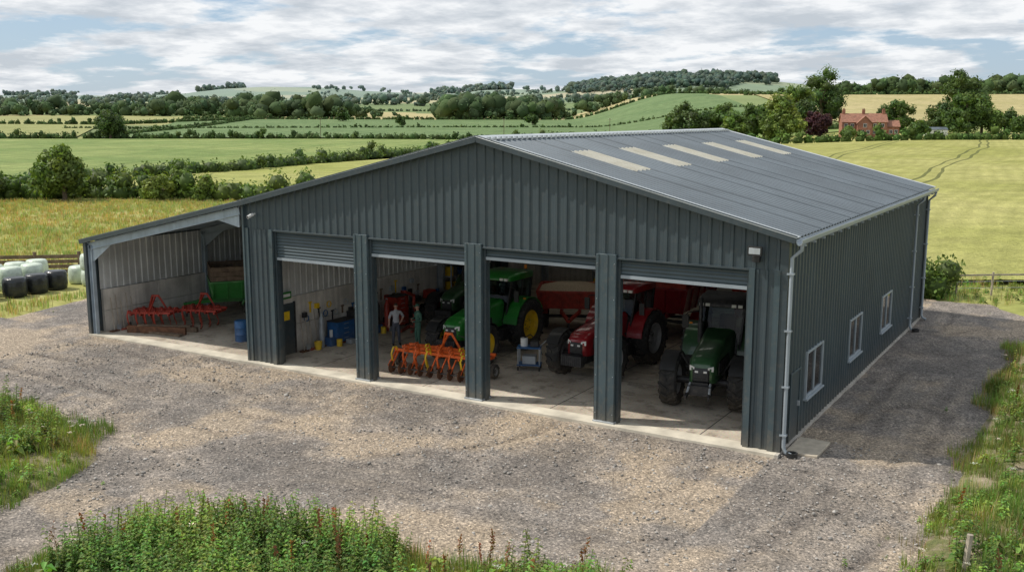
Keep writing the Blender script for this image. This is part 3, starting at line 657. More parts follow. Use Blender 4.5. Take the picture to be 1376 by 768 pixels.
for i,(a,b,zb) in enumerate([(-19.32,-15.35,4.15),(-14.74,-10.6,4.62),(-9.95,-5.77,4.86),(-5.1,-1.0,4.66)]):
    mb=MB();z=zb+.1
    while z<5.28:
        z1=min(z+.115,5.285);mb.add([(a,.10,z),(b,.10,z),(b,.07,(z+z1)/2),(a,.07,(z+z1)/2),(b,.10,z1),(a,.10,z1)],[(0,1,2,3),(3,2,4,5)],'shutter');z=z1
    mb.bx(a,b,.04,.12,zb,zb+.1,'pvc');mb.bx(a-.02,a+.09,.03,.2,.1,5.2,'clad_trim');mb.bx(b-.09,b+.02,.03,.2,.1,5.2,'clad_trim')
    mb.cyl((a,.42,5.3),(b,.42,5.3),.22,'clad_trim',14)
    mb.obj('roller_shutter',S,smooth=False)
mb=MB()
for yy in (.75,6.2,11.7,17.1,21.9):
    mb.ibeam((-.35,yy,.1),(-.35,yy,6.0),.2,.35,'steel',up=(1,0,0));mb.ibeam((-20.0,yy,.1),(-20.0,yy,6.1),.2,.35,'steel',up=(1,0,0))
    mb.ibeam((-.3,yy,6.05),(-10,yy,8.45),.2,.4,'steel');mb.ibeam((-20.1,yy,6.1),(-10,yy,8.45),.2,.4,'steel')
for x in np.arange(-19.2,-.5,1.55): mb.ob((x,.3,rz(x)-.16),(x,22.2,rz(x)-.16),.07,.17,'steel')
mb.obj('portal_frame',S)
mb=MB()
for yy in (-.12,6.1,11.6):
    w=.18 if yy>0 else .16
    mb.ibeam((LX+.25,yy,.1),(LX+.25,yy,4.0),w,.22,'steel_lt',up=(1,0,0))
    mb.ibeam((LX+.1,yy,rz(LX+.1)-.30),(-20.95,yy,rz(-20.95)-.30),.16,.30,'steel_lt')
    q=LX+.38;q2=LX+1.7
    mb.add([(q,yy-.02,3.3),(q,yy+.02,3.3),(q2,yy-.02,rz(q2)-.43),(q2,yy+.02,rz(q2)-.43),(q,yy-.02,rz(q)-.43),(q,yy+.02,rz(q)-.43)],[(0,2,4),(1,5,3),(0,1,3,2)],'steel_lt')
    mb.add([(-20.95,yy-.02,5.3),(-20.95,yy+.02,5.3),(-22.2,yy-.02,rz(-22.2)-.43),(-22.2,yy+.02,rz(-22.2)-.43),(-20.95,yy-.02,rz(-20.95)-.43),(-20.95,yy+.02,rz(-20.95)-.43)],[(0,4,2),(1,3,5),(0,2,3,1)],'steel_lt')
for x in np.arange(LX+.7,-21,1.3): mb.ob((x,-.2,rz(x)-.10),(x,11.9,rz(x)-.10),.07,.12,'steel_lt')
mb.bx(LX-.08,LX+.1,-.28,-.02,.1,4.14,'clad_trim')
mb.obj('lean_to_frame',S)
mb=MB();mb.bx(LX,-.02,.02,22.35,-.3,.10,'floor');mb.obj('concrete_floor',S)
mb=MB();mb.bx(LX-.05,-.0,-.32,.018,-.3,.108,'apron');mb.bx(LX,-.02,.02,.34,.1,.104,'apron');mb.bx(-.0,.10,-.32,22.4,-.3,.11,'conc');mb.obj('apron_edge',S,.01)
mb=MB();mb.ob((-.8,-.02,5.85),(-.8,-.3,5.85),.05,.05,'black');mb.bx(-1.0,-.6,-.34,-.26,5.7,5.95,'black');mb.bx(-.96,-.64,-.347,-.341,5.74,5.91,'steel');mb.bx(-.9,-.7,-.2,-.05,5.5,5.66,'dark');mb.obj('floodlight',S,.006)
mb=MB();mb.ob((-20.2,-.02,5.85),(-20.2,-.28,5.85),.05,.05,'white');mb.cyl((-20.2,-.42,5.75),(-20.2,-.15,5.83),.06,'white',12);mb.cyl((-20.2,-.425,5.748),(-20.2,-.421,5.75),.045,'black',12);mb.obj('security_camera',S)
# ------------------------------------------------------------------ vehicles
def wheel(mb,c,R,w,rim,tyre='tyre',lug=18):
    mb.lathe([(-.36*w,.56*R),(-.5*w,.70*R),(-.5*w,.86*R),(-.42*w,.935*R),(0,.95*R),(.42*w,.935*R),(.5*w,.86*R),(.5*w,.70*R),(.36*w,.56*R)],c,tyre,n=32)
    for s in (-1,1):
        mb.lathe([(s*.37*w,.575*R),(s*.37*w,.545*R),(s*.16*w,.50*R),(s*.04*w,.34*R),(s*.12*w,.26*R),(s*.15*w,.14*R),(s*.15*w,.001)],c,rim,n=28)
        for k in range(8):
            t=k*math.pi/4;mb.bx(c[0]+s*.14*w-.015,c[0]+s*.14*w+.02,c[1]+math.cos(t)*.2*R-.015,c[1]+math.cos(t)*.2*R+.015,c[2]+math.sin(t)*.2*R-.015,c[2]+math.sin(t)*.2*R+.015,'dark')
        mb.cyl((c[0]+s*.13*w,c[1],c[2]),(c[0]+s*.26*w,c[1],c[2]),.1*R,rim,12)
        for i in range(lug):
            a=2*math.pi*(i+(.5 if s>0 else 0))/lug;vs=[]
            for l,aa,rb,rt in ((0,a+.20,.92,1.0),(s*.40*w,a+.02,.91,1.0),(s*.53*w,a-.03,.80,.94)):
                th=.045
                for r_ in (rb,rt):
                    for e in (-th,th): vs.append((c[0]+l,c[1]+math.cos(aa+e)*r_*R,c[2]+math.sin(aa+e)*r_*R))
            fs=[]
            for q in (0,4): fs+=[(q+2,q+3,q+7,q+6),(q,q+2,q+6,q+4),(q+1,q+5,q+7,q+3)]
            fs+=[(0,1,3,2),(8,10,11,9)];mb.add(vs,fs,tyre)
def rring(y,hw,z0,z1,rc,n=4):
    p=[(-hw,z0),(hw,z0)]
    for k in range(n+1):
        t=math.pi/2*k/n;p.append((hw-rc+rc*math.cos(t),z1-rc+rc*math.sin(t)))
    for k in range(n+1):
        t=math.pi/2*k/n;p.append((-hw+rc-rc*math.sin(t),z1-rc+rc*math.cos(t)))
    return [(a,y,b) for a,b in p]
def arc_guard(mb,cx,w,cy,cz,R,a0,a1,mat,t=.04,n=10):
    rs=[]
    for k in range(n+1):
        a=math.radians(a0+(a1-a0)*k/n);c,s=math.cos(a),math.sin(a)
        rs.append([(cx-w/2,cy+c*R,cz+s*R),(cx+w/2,cy+c*R,cz+s*R),(cx+w/2,cy+c*(R+t),cz+s*(R+t)),(cx-w/2,cy+c*(R+t),cz+s*(R+t))])
    mb.rings(rs,mat)
def tractor(name,loc,yaw,body,rim,roofm,RR=.98,FR=.74,L=2.95,weights=True,sc_=1,track=.95):
    T=empty(name,loc,yaw,sc_)
    mb=MB()
    for s in (-1,1): wheel(mb,(s*.97,0,RR),RR,.64,rim)
    mb.obj('rear_wheels',T,ang=30)
    mb=MB()
    for s in (-1,1): wheel(mb,(s*track,-L,FR),FR,.52,rim,lug=16)
    mb.obj('front_wheels',T,ang=30)
    mb=MB();mb.rings([rring(y,*q) for y,q in ((-3.72,(.27,1.02,1.42,.10)),(-3.66,(.35,.93,1.54,.14)),(-3.4,(.41,.90,1.68,.18)),(-2.6,(.43,.96,1.84,.20)),(-1.7,(.46,1.02,1.95,.20)),(-.85,(.50,1.05,2.04,.18)))],body)
    mb.obj('hood',T,ang=50)
    mb=MB();mb.rings([rring(y,*q) for y,q in ((-3.76,(.22,1.0,1.34,.06)),(-3.70,(.27,.98,1.42,.08)))],'black')
    for z in (1.06,1.13,1.20): mb.bx(-.2,.2,-3.775,-3.762,z,z+.02,'dark')
    for s in (-1,1):
        mb.add([(s*.36,-3.67,1.30),(s*.20,-3.745,1.32),(s*.20,-3.74,1.42),(s*.36,-3.66,1.46)],[(0,1,2,3)],'lamp');mb.bx(s*.13-.05,s*.13+.05,-3.785,-3.70,1.26,1.32,'lamp')
        mb.bx(s*.445-.012,s*.445+.012,-3.3,-1.2,1.12,1.5,'black')
        for k in range(7): mb.bx(s*.46-.008,s*.46+.008,-3.2+k*.28,-3.04+k*.28,1.16,1.46,'dark')
    mb.obj('grille_and_lights',T,.004)
    mb=MB();mb.bx(-.28,.28,-3.5,.3,.62,1.0,'dark');mb.bx(-.36,.36,-1.6,.4,.55,1.15,'dark');mb.bx(-.24,.24,-3.86,-3.5,.58,.98,'dark')
    mb.cyl((-track,-L,FR),(track,-L,FR),.11,'dark');mb.cyl((-.95,0,RR),(.95,0,RR),.17,'dark')
    if weights:
        for k in range(10): mb.bx(-.40+k*.081,-.40+k*.081+.074,-4.08,-3.84,.62,.98,'dark')
    else:
        for s in (-1,1): mb.ob((s*.30,-3.8,.75),(s*.34,-4.3,.62),.06,.12,'dark');mb.cyl((s*.3,-3.8,.95),(s*.33,-4.1,.7),.04,'steel',8)
        mb.bx(-.36,.36,-3.95,-3.85,.6,.9,'dark')
    mb.rings([[(-.86,-1.5,.5),(-.45,-1.5,.5),(-.45,-1.5,1.05),(-.80,-1.5,1.05)],[(-.86,-.5,.5),(-.45,-.5,.5),(-.45,-.5,1.05),(-.80,-.5,1.05)]],'black');mb.bx(.45,.84,-1.45,-.55,.55,1.0,'black')
    for s in (-1,1):
        for k in range(4): mb.bx(s*.92-.14,s*.92+.14,-1.0,-.66,.45+k*.26,.48+k*.26,'dark')
        mb.ob((s*.8,-1.0,.45),(s*.8,-1.0,1.3),.03,.03,'dark')
        mb.tube([(s*.35,.3,.8),(s*.42,1.0,.62)],.04,'dark');mb.tube([(s*.42,.3,1.2),(s*.42,.9,1.15),(s*.42,.95,.65)],.03,'dark')
    mb.obj('chassis',T,.01)
    mb=MB()
    for s in (-1,1):
        arc_guard(mb,s*.88,.60,0,RR,RR+.06,28,172,body)
        arc_guard(mb,s*track,.48,-L,FR,FR+.05,38,150,'black',.03,8)
        mb.ob((s*.45,-L+.2,FR+.2),(s*.8,-L+.1,FR*2),.05,.05,'black')
        vs=[(s*.585,math.cos(math.radians(q))*(RR+.08),RR+math.sin(math.radians(q))*(RR+.08)) for q in range(28,173,12)]
        mb.add(vs,[tuple(range(len(vs)))],body)
    mb.obj('fenders',T,0)
    b=[(-.64,-.98,1.25),(.64,-.98,1.25),(.74,.62,1.7),(-.74,.62,1.7)]
    t=[(-.72,-.62,2.72),(.72,-.62,2.72),(.76,.78,2.72),(-.76,.78,2.72)]
    mb=MB()
    for k in range(4): mb.ob(b[k],t[k],.075,.075,'black')
    for s in (-1,1): mb.ob((s*.72,.02,1.35),(s*.76,.1,2.72),.06,.06,'black')
    for P in (b,t):
        for k in range(4): mb.ob(P[k],P[(k+1)%4],.06,.06,'black')
    mb.rings([rring(y,*q) for y,q in ((-.95,(.60,1.02,1.30,.05)),(.0,(.62,1.0,1.32,.05)),(.62,(.62,1.0,1.7,.05)))],'black')
    mb.obj('cab_frame',T,.008)
    mb=MB()
    for k in range(4):
        q=(k+1)%4;mb.add([b[k],b[q],t[q],t[k]],[(0,1,2,3)],'glass')
    mb.obj('cab_glass',T,smooth=False)
    mb=MB();mb.bx(-.26,.26,-.05,.45,1.45,1.62,'black');mb.bx(-.26,.26,.4,.55,1.6,2.25,'black');mb.tube([(0,-.75,1.3),(0,-.5,1.85)],.04,'black')
    mb.lathe([(-.02,.19),(0,.21),(.02,.19),(0,.17),(-.02,.19)],(0,-.48,1.88),'black','Y',18);mb.bx(.3,.5,-.2,.4,1.5,1.85,'black');mb.obj('seat_and_wheel',T,.02)
    mb=MB();mb.rings([rring(y,*q) for y,q in ((-.88,(.66,2.74,2.83,.04)),(-.78,(.78,2.73,2.93,.08)),(.0,(.82,2.73,3.0,.10)),(.8,(.82,2.73,2.98,.10)),(.95,(.74,2.75,2.88,.06)))],roofm)
    mb.obj('cab_roof',T,ang=50)
    mb=MB()
    for s in (-1,1):
        for o in (.62,.42): mb.bx(s*o-.07,s*o+.07,-.93,-.84,2.75,2.84,'lamp')
        mb.tube([(s*.66,-.8,2.55),(s*1.05,-.95,2.5),(s*1.12,-.95,2.4)],.018,'black',6);mb.bx(s*1.12-.10,s*1.12+.10,-.98,-.93,2.0,2.42,'black')
        mb.bx(s*1.08-.05,s*1.08+.05,-.3,-.26,1.95,2.05,'amber')
    mb.cyl((.6,.6,3.0),(.6,.6,3.05),.05,'black',10);mb.cyl((.6,.6,3.05),(.6,.6,3.2),.055,'amber',12)
    mb.tube([(-.58,-1.15,1.2),(-.58,-1.15,2.9),(-.58,-1.08,3.02)],.055,'dark',10);mb.cyl((-.58,-1.15,1.6),(-.58,-1.15,2.3),.09,'dark',12)
    mb.obj('mirrors_lights_exhaust',T)
    return T
f0=.10
tractor('green_tractor',(-13.65,7.3,f0),0,'jgreen','yellow','jgreen',sc_=1.05)
tractor('red_tractor',(-8.3,7.6,f0),math.radians(-2),'red','rimgrey','red',1.0,.78,sc_=1.04,track=1.0)
tractor('dark_green_tractor',(-3.85,6.3,f0),math.radians(9),'fgreen','rimgrey','dark',.98,.80,weights=False,sc_=1.07,track=1.04)
tractor('dark_green_tractor',(-17.6,12.0,f0),math.radians(5),'fgreen','rimred','dark')
def cultivator(name,loc,yaw,wd,body,tine,roller=True,n=9,tr=.022):
    T=empty(name,loc,yaw);mb=MB()
    for yy in (-.45,.05,.5): mb.ob((-wd/2,yy,.78),(wd/2,yy,.78),.10,.10,body)
    for x in np.linspace(-wd/2+.1,wd/2-.1,5): mb.ob((x,-.5,.68),(x,.55,.68),.08,.08,body)
    mb.ob((-.4,.5,.8),(-.12,.3,1.45),.08,.08,body);mb.ob((.4,.5,.8),(.12,.3,1.45),.08,.08,body);mb.ob((-.16,.3,1.42),(.16,.3,1.42),.1,.08,body);mb.ob((0,.3,1.4),(0,-.45,.84),.06,.06,body)
    mb.obj('frame',T,.006)
    mb=MB()
    for j,yy in enumerate((-.45,.05,.5)):
        for i in range(n):
            x=-wd/2+.12+(i+(j*.33))*(wd-.3)/n
            mb.tube([(x,yy,.72),(x,yy-.10,.90),(x,yy-.28,.92),(x,yy-.42,.72),(x,yy-.36,.46),(x,yy-.2,.2),(x,yy-.32,.06)],[tr]*5+[tr*.8,tr*.6],tine if (i+j)%3 or tine!='orange' else 'yellow',6)
            mb.ob((x,yy-.22,.12),(x,yy-.36,.02),.09,.02,'rust')
    mb.obj('tines',T)
    if roller:
        mb=MB()
        for i in range(9):
            x=-wd/2+.2+i*(wd-.4)/8;mb.lathe([(-.012,.02),(-.004,.22),(.004,.22),(.012,.02)],(x,-.98,.24),'rust',n=16);mb.ob((x,-.55,.7),(x,-.98,.26),.04,.05,body)
        mb.cyl((-wd/2+.1,-.98,.24),(wd/2-.1,-.98,.24),.03,'dark',8)
        for s in (-1,1):
            mb.ob((s*(wd/2-.06),-.45,.75),(s*(wd/2-.06),-.98,.26),.05,.08,body);wheel(mb,(s*(wd/2+.16),.1,.27),.27,.18,'rimgrey',lug=8)
            mb.tube([(s*.9,.5,.8),(s*1.0,.55,1.2),(s*.4,.3,1.4)],.02,'dark',6)
        mb.obj('disc_gang',T)
    return T
cultivator('tine_cultivator',(-13.2,2.35,f0),math.radians(3),3.8,'orange','orange',True,7,.032)
cultivator('red_harrow',(-28.9,2.0,f0),math.radians(28),1.9,'redm','redm',False,4,.03)
cultivator('red_harrow',(-27.5,3.5,f0),math.radians(18),2.0,'redm','redm',False,4,.03)
e=empty('wooden_levelling_boards',(-27.9,1.7,f0),math.radians(20));mb=MB();mb.bx(-1.5,1.3,-.5,-.35,0,.32,'rust');mb.bx(-1.2,1.5,.1,.3,0,.22,'wood');mb.ob((-1,-.4,.34),(1.2,.2,.26),.25,.06,'wood');mb.ob((-1.4,-.1,.05),(1.3,-.8,.06),.3,.07,'wood');mb.obj('boards',e,.01)
def trailer(name,loc,yaw,L,Wd,zb,h,body,ext,eh,rim,load=None):
    T=empty(name,loc,yaw);mb=MB()
    x=Wd/2
    mb.rings([[(-x*.86,-L/2+.1,zb),(x*.86,-L/2+.1,zb),(x*.86,L/2-.1,zb),(-x*.86,L/2-.1,zb)],[(-x,-L/2,zb+h),(x,-L/2,zb+h),(x,L/2,zb+h),(-x,L/2,zb+h)]],body,True,False)
    mb.add([(-x*.86,-L/2+.1,zb),(x*.86,-L/2+.1,zb),(x*.86,L/2-.1,zb),(-x*.86,L/2-.1,zb)],[(0,1,2,3)],body)
    for s in (-1,1):
        for y in np.linspace(-L/2+.1,L/2-.1,6): mb.ob((s*(x*.86+.03),y,zb),(s*(x+.03),y,zb+h),.07,.06,body,up=(1,0,0))
        for q in np.linspace(-x*.8,x*.8,4): mb.ob((q,s*(L/2-.08),zb),(q,s*(L/2+.03),zb+h),.06,.06,body,up=(0,1,0))
    for a,b_ in (((-x-.03,-L/2),(x+.03,-L/2)),((-x-.03,L/2),(x+.03,L/2)),((-x,-L/2),(-x,L/2)),((x,-L/2),(x,L/2))): mb.ob((*a,zb+h),(*b_,zb+h),.10,.09,body)
    mb.obj('body',T,.008)
    if ext:
        mb=MB();nb=max(2,int(eh/.2))
        for k in range(nb):
            z0=zb+h+.06+k*eh/nb;z1=z0+eh/nb-.015
            mb.bx(-x,x,-L/2,-L/2+.04,z0,z1,ext);mb.bx(-x,x,L/2-.04,L/2,z0,z1,ext);mb.bx(-x,-x+.04,-L/2+.041,L/2-.041,z0,z1,ext);mb.bx(x-.04,x,-L/2+.041,L/2-.041,z0,z1,ext)
        for y in np.linspace(-L/2+.1,L/2-.1,5):
            for s in (-1,1): mb.bx(s*(x+.022)-.02,s*(x+.022)+.02,y-.04,y+.04,zb+h+.05,zb+h+eh+.08,ext)
        mb.obj('extension_boards',T)
    if load:
        mb=MB();rs=[]
        for k,(q,zz) in enumerate(((.99,-.06),(.75,.05),(.4,.2),(.02,.26))): rs.append([(x*q*math.copysign(min(1,abs(math.cos(t)*1.3)),math.cos(t)),L/2*q*math.copysign(min(1,abs(math.sin(t)*1.3)),math.sin(t)),zb+h+zz) for t in np.linspace(0,2*math.pi,24,endpoint=False)])
        mb.rings(rs,load,True,False);mb.obj('load',T)
    mb=MB();mb.ob((-.4,-L/2+.1,zb-.14),(-.4,L/2-.1,zb-.14),.1,.2,body);mb.ob((.4,-L/2+.1,zb-.14),(.4,L/2-.1,zb-.14),.1,.2,body)
    mb.ob((-.4,-L/2+.2,zb-.14),(0,-L/2-1.2,zb-.3),.12,.12,body);mb.ob((.4,-L/2+.2,zb-.14),(0,-L/2-1.2,zb-.3),.12,.12,body);mb.cyl((0,-L/2-1.1,.1),(0,-L/2-1.1,zb-.2),.05,'dark')
    for yy in (.0,1.05) if L>3.5 else (.2,):
        mb.cyl((-x*.8,yy,.5),(x*.8,yy,.5),.07,'dark')
        for s in (-1,1): wheel(mb,(s*(x*.86),yy,.5),.5,.36,rim,lug=12);arc_guard(mb,s*x*.86,.4,yy,.5,.56,20,160,body,.03,8)
    mb.obj('running_gear',T);return T
trailer('green_trailer',(-27.6,6.4,f0),math.radians(-38),3.4,2.2,1.0,.8,'jgreen','wood',.65,'yellow')
trailer('red_grain_trailer',(-8.6,13.3,f0),math.radians(3),4.6,2.5,1.3,1.0,'red','redm',.6,'rimgrey')
trailer('red_grain_trailer',(-4.3,14.0,f0),math.radians(3),4.6,2.5,1.3,1.2,'redm','orange',.3,'rimgrey')
trailer('fertiliser_spreader',(-12.9,11.8,f0),math.radians(25),2.6,2.9,1.1,.75,'redm',None,0,'rimgrey','grain')
e=empty('workshop_trolley',(-10.75,4.4,f0),.4);mb=MB()
for a in (-.4,.4):
    for b_ in (-.25,.25): mb.ob((a,b_,.12),(a,b_,.9),.04,.04,'steel');mb.lathe([(-.02,.0),(-.02,.09),(.02,.09),(.02,0)],(a,b_,.09),'black',n=12)
for z in (.2,.85): mb.bx(-.45,.45,-.3,.3,z,z+.04,'blue')
mb.cyl((-.2,0,.9),(-.2,0,1.2),.14,'white',14);mb.bx(.05,.35,-.15,.15,.9,1.1,'dark');mb.tube([(.4,0,.9),(.6,0,1.1),(.62,0,1.1)],.02,'steel');mb.bx(-.25,.25,-.2,.2,.25,.55,'steel');mb.tube([(-.2,0,1.2),(0,.2,1.3),(.3,.25,1.0),(.45,.3,.5)],.02,'black');mb.obj('trolley',e,.006)
def item(name,loc,rz_,fn,bev=.008):
    e=empty(name,loc,rz_);mb=MB();fn(mb);mb.obj('body',e,bev);return e
def cab_(mb,w,d,h,c,dr=4):
    mb.bx(0,d,-w/2,w/2,.1,h,c);mb.bx(-.01,d+.03,-w/2-.02,w/2+.02,h,h+.04,'dark')
    for k in range(dr): mb.bx(d,d+.02,-w/2+.04,w/2-.04,.14+k*(h-.16)/dr,.11+(k+1)*(h-.16)/dr,c);mb.bx(d+.02,d+.04,-.15,.15,.11+(k+.7)*(h-.16)/dr,.13+(k+.7)*(h-.16)/dr,'steel')
    for s in (-1,1): mb.cyl((.1,s*w*.4,.0),(.1,s*w*.4,.1),.04,'black',8);mb.cyl((d-.1,s*w*.4,.0),(d-.1,s*w*.4,.1),.04,'black',8)
item('tool_cabinet',(-20.1,4.2,f0),0,lambda m:cab_(m,1.1,.55,.95,'blue'))
item('tool_cabinet',(-20.1,5.4,f0),0,lambda m:cab_(m,1.0,.55,1.15,'dark',5))
item('tool_cabinet',(-20.1,8.0,f0),0,lambda m:cab_(m,.9,.6,1.4,'redm',6))
def bench(m):
    m.bx(0,.75,-1.4,1.4,.85,.92,'wood')
    for a in (.05,.68):
        for b_ in (-1.3,0,1.3): m.bx(a-.04,a+.04,b_-.04,b_+.04,0,.85,'dark')
    m.bx(.1,.45,-.9,-.5,.92,1.15,'dark');m.bx(.1,.5,.1,.6,.92,1.3,'redm');m.cyl((.3,1,.92),(.3,1,1.25),.1,'blue',12);m.bx(.1,.65,-1.2,1.2,.2,.24,'wood');m.bx(.15,.6,-1,-.3,.24,.6,'dark');m.bx(.15,.6,.1,.8,.24,.55,'blue')
item('workbench',(-20.15,10.2,f0),0,bench)
def bottle(c):
    def f(m): m.lathe([(0,.001),(0,.11),(1.15,.115),(1.27,.07),(1.32,.035),(1.42,.035),(1.42,0.001)],(0,0,0),c,'Z',14);m.bx(-.05,.05,-.02,.02,1.4,1.46,'steel')
    return f
item('gas_cylinder',(-19.9,6.35,f0),0,bottle('redm'),0);item('gas_cylinder',(-19.85,6.65,f0),0,bottle('dark'),0);item('gas_cylinder',(-19.6,7.0,f0),0,bottle('redm'),0);item('gas_cylinder',(-19.9,3.1,f0),0,bottle('steel'),0)
def bucket(c): return lambda m:(m.lathe([(0,.001),(0,.13),(.32,.17),(.33,.175),(.31,.16),(.04,.12)],(0,0,0),c,'Z',16),m.tube([(-.17,0,.3),(0,0,.5),(.17,0,.3)],.008,'dark',5))
def drum(m): m.lathe([(0,.001),(0,.28),(.28,.28),(.3,.295),(.32,.28),(.58,.28),(.6,.295),(.62,.28),(.88,.28),(.88,.001)],(0,0,0),'blue','Z',20)
item('yellow_bucket',(-19.75,2.7,f0),0,bucket('yellow'),0);item('blue_drum',(-23.6,2.2,f0),0,drum,0)
def tools(m):
    for k,(y,l,h) in enumerate(((0,1.5,'rust'),(.25,1.6,'steel'),(.5,1.3,'redm'),(.8,1.6,'dark'),(1.05,1.4,'rust'))):
        m.cyl((.25,y,.05),(.03,y+.05,l),.017,'woodl',6)
        if k%2: m.ob((.27,y,.0),(.22,y,.28),.2,.02,h)
        else: m.bx(.15,.35,y-.2,y+.2,0,.06,h)
item('garden_tools',(-20.2,2.1,f0),0,tools,0);item('garden_tools',(LX+.25,.6,f0),0,tools,0)
def bits(m):
    m.bx(0,.5,0,.5,0,.35,'blue');m.bx(.05,.45,.6,1.0,0,.28,'redm');m.bx(.02,.4,1.1,1.5,0,.5,'dark');m.cyl((.7,.3,0),(.7,.3,.3),.12,'yellow',12);m.bx(.6,.9,.8,1.1,0,.2,'steel');m.cyl((.3,.25,.35),(.3,.25,.65),.07,'white',10)
item('parts_crates',(-20.1,3.3,f0),0,bits);item('parts_crates',(-20.1,6.2,f0),0,bits)
def wallbits(m):
    for k in range(30):
        y=k*.27+random.uniform(-.1,.1);z=random.uniform(1.3,2.15);c=random.choice(['redm','dark','steel','yellow','blue','wood','dark','dark'])
        q=random.random()
        if q<.4: m.bx(0,.04,y,y+random.uniform(.03,.07),z-random.uniform(.25,.55),z,c);m.bx(0,.05,y-.05,y+.12,z,z+.06,c)
        elif q<.7: m.lathe([(-.015,.14),(.015,.14),(.015,.11),(-.015,.11),(-.015,.14)],(.04,y,z-.1),c,n=14)
        else: m.bx(0,.12,y,y+.2,z-.2,z,c)
item('hanging_tools',(-20.2,2.2,f0),0,wallbits,0)
def shelf(m):
    for y in (-1.2,0,1.2):
        for x in (0,.5): m.bx(x-.03,x+.03,y-.03,y+.03,0,2.4,'steel')
    for z in (.3,1.0,1.7,2.35):
        m.bx(-.05,.55,-1.25,1.25,z,z+.04,'steel')
        y=-1.1
        while y<1.0:
            w=random.uniform(.15,.4);m.bx(.05,.45,y,y+w,z+.041,z+random.uniform(.2,.5),random.choice(['redm','blue','dark','woodl','wood','steel','yellow']));y+=w+.05
item('storage_shelving',(-20.1,13.2,f0),0,shelf);item('storage_shelving',(-15.5,21.4,f0),math.pi/2,shelf);item('storage_shelving',(-11.5,21.4,f0),math.pi/2,shelf)
def jack(m):
    m.ob((0,-.6,.1),(0,.6,.1),.1,.1,'redm');m.ob((.5,-.6,.1),(.5,.6,.1),.1,.1,'redm');m.ob((0,.5,.1),(.5,.5,.1),.1,.1,'redm');m.ob((.25,.5,.1),(.25,.5,1.5),.1,.1,'redm');m.ob((.25,.55,1.5),(.25,-.7,1.9),.1,.1,'redm');m.cyl((.25,.45,.7),(.25,-.1,1.6),.04,'dark',8);m.cyl((.25,-.68,1.88),(.25,-.68,1.3),.012,'dark',5)
item('engine_crane',(-18.9,7.4,f0),.3,jack)
item('inner_door',(-20.21,1.35,f0),0,lambda m:(m.bx(0,.05,-.45,.45,0,2.05,'clad_trim'),m.bx(.051,.055,-.2,.2,1.4,1.75,'yellow'),m.bx(0,.08,-.52,-.451,0,2.1,'dark'),m.bx(0,.08,.451,.52,0,2.1,'dark')))
item('wall_sign',(-20.2,1.35,2.35),0,lambda m:(m.bx(0,.03,-.35,.35,0,.28,'jgreen'),m.bx(.031,.034,-.28,.28,.08,.2,'white')),0)
item('paving_slab',(.62,.9,.03),0,lambda m:m.bx(-.45,.45,-.75,.75,0,.09,'slabp'),.015)
# ------------------------------------------------------------------ bales, fences
bales=[(-42.2,3.8,0,'wrapb',1.05),(-42.3,5.1,0,'wrapb',1.05),(-42.5,6.4,0,'wrapb',1.05),(-45.4,5.9,.05,'wrapg',1.3),(-45.4,7.2,.05,'wrapg',1.3),(-45.5,4.6,.05,'wrapg',1.3),(-44.0,4.7,.05,'wrapg',1.3),(-44.1,6.05,.05,'wrapg',1.3),(-41.9,8.3,0,'wrapg',.92),(-41.9,8.3,.91,'wrapg',.90),(-43.9,3.3,.05,'wrapg',1.3),(-42.6,2.4,0,'wrapb',1.1),(-43.2,8.4,0,'wrapg',1.0)]
for i,(x,y,z,m,h_) in enumerate(bales):
    e=empty('wrapped_silage_bale',(x,y,z));mb=MB();r=.60
    mb.lathe([(0,.001),(0,r*.85),(.08,r*.97),(.3*h_,r*1.03),(.72*h_,r*1.02),(.9*h_,r*.96),(.98*h_,r*.85),(h_,r*.5),(h_*.99,.001)],(0,0,0),m,'Z',24);mb.obj('bale',e,0,ang=60)
e=empty('timber_fence',(0,0,0));mb=MB()
fp=[(-50,7.2),(-48,8.8),(-46,10.4),(-44,12)]
for (a,b_),(c,d_) in zip(fp[:-1],fp[1:]):
    for z in (.2,.5,.8,1.1): mb.ob((a,b_,z),(c,d_,z),.04,.22,'wood')
for a,b_ in fp: mb.bx(a-.07,a+.07,b_-.07,b_+.07,0,1.4,'wood')
mb.obj('boards',e)
e=empty('post_and_wire_fence',(0,0,0));mb=MB();fp=[(0.6,30.2),(2.2,31.4),(3.9,32.6),(5.8,33.7),(8.2,35)]
for a,b_ in fp: mb.cyl((a,b_,-.1),(a+.03,b_,1.25),.055,'woodl',8)
for (a,b_),(c,d_) in zip(fp[:-1],fp[1:]):
    mb.cyl((a,b_,.4),(c,d_,.4),.012,'steel',5);mb.cyl((a,b_,.75),(c,d_,.75),.012,'steel',5);mb.ob((a,b_,1.1),(c,d_,1.1),.04,.09,'woodl')
mb.obj('posts_and_wires',e)
item('fence_post',(5.6,-6.0,0),0,lambda m:m.cyl((0,0,-.1),(.08,.04,1.15),.06,'woodl',8),0)
item('marker_stake',(-10.4,-12.9,0),0,lambda m:m.bx(-.03,.03,-.03,.03,-.1,.75,'woodl'),0)
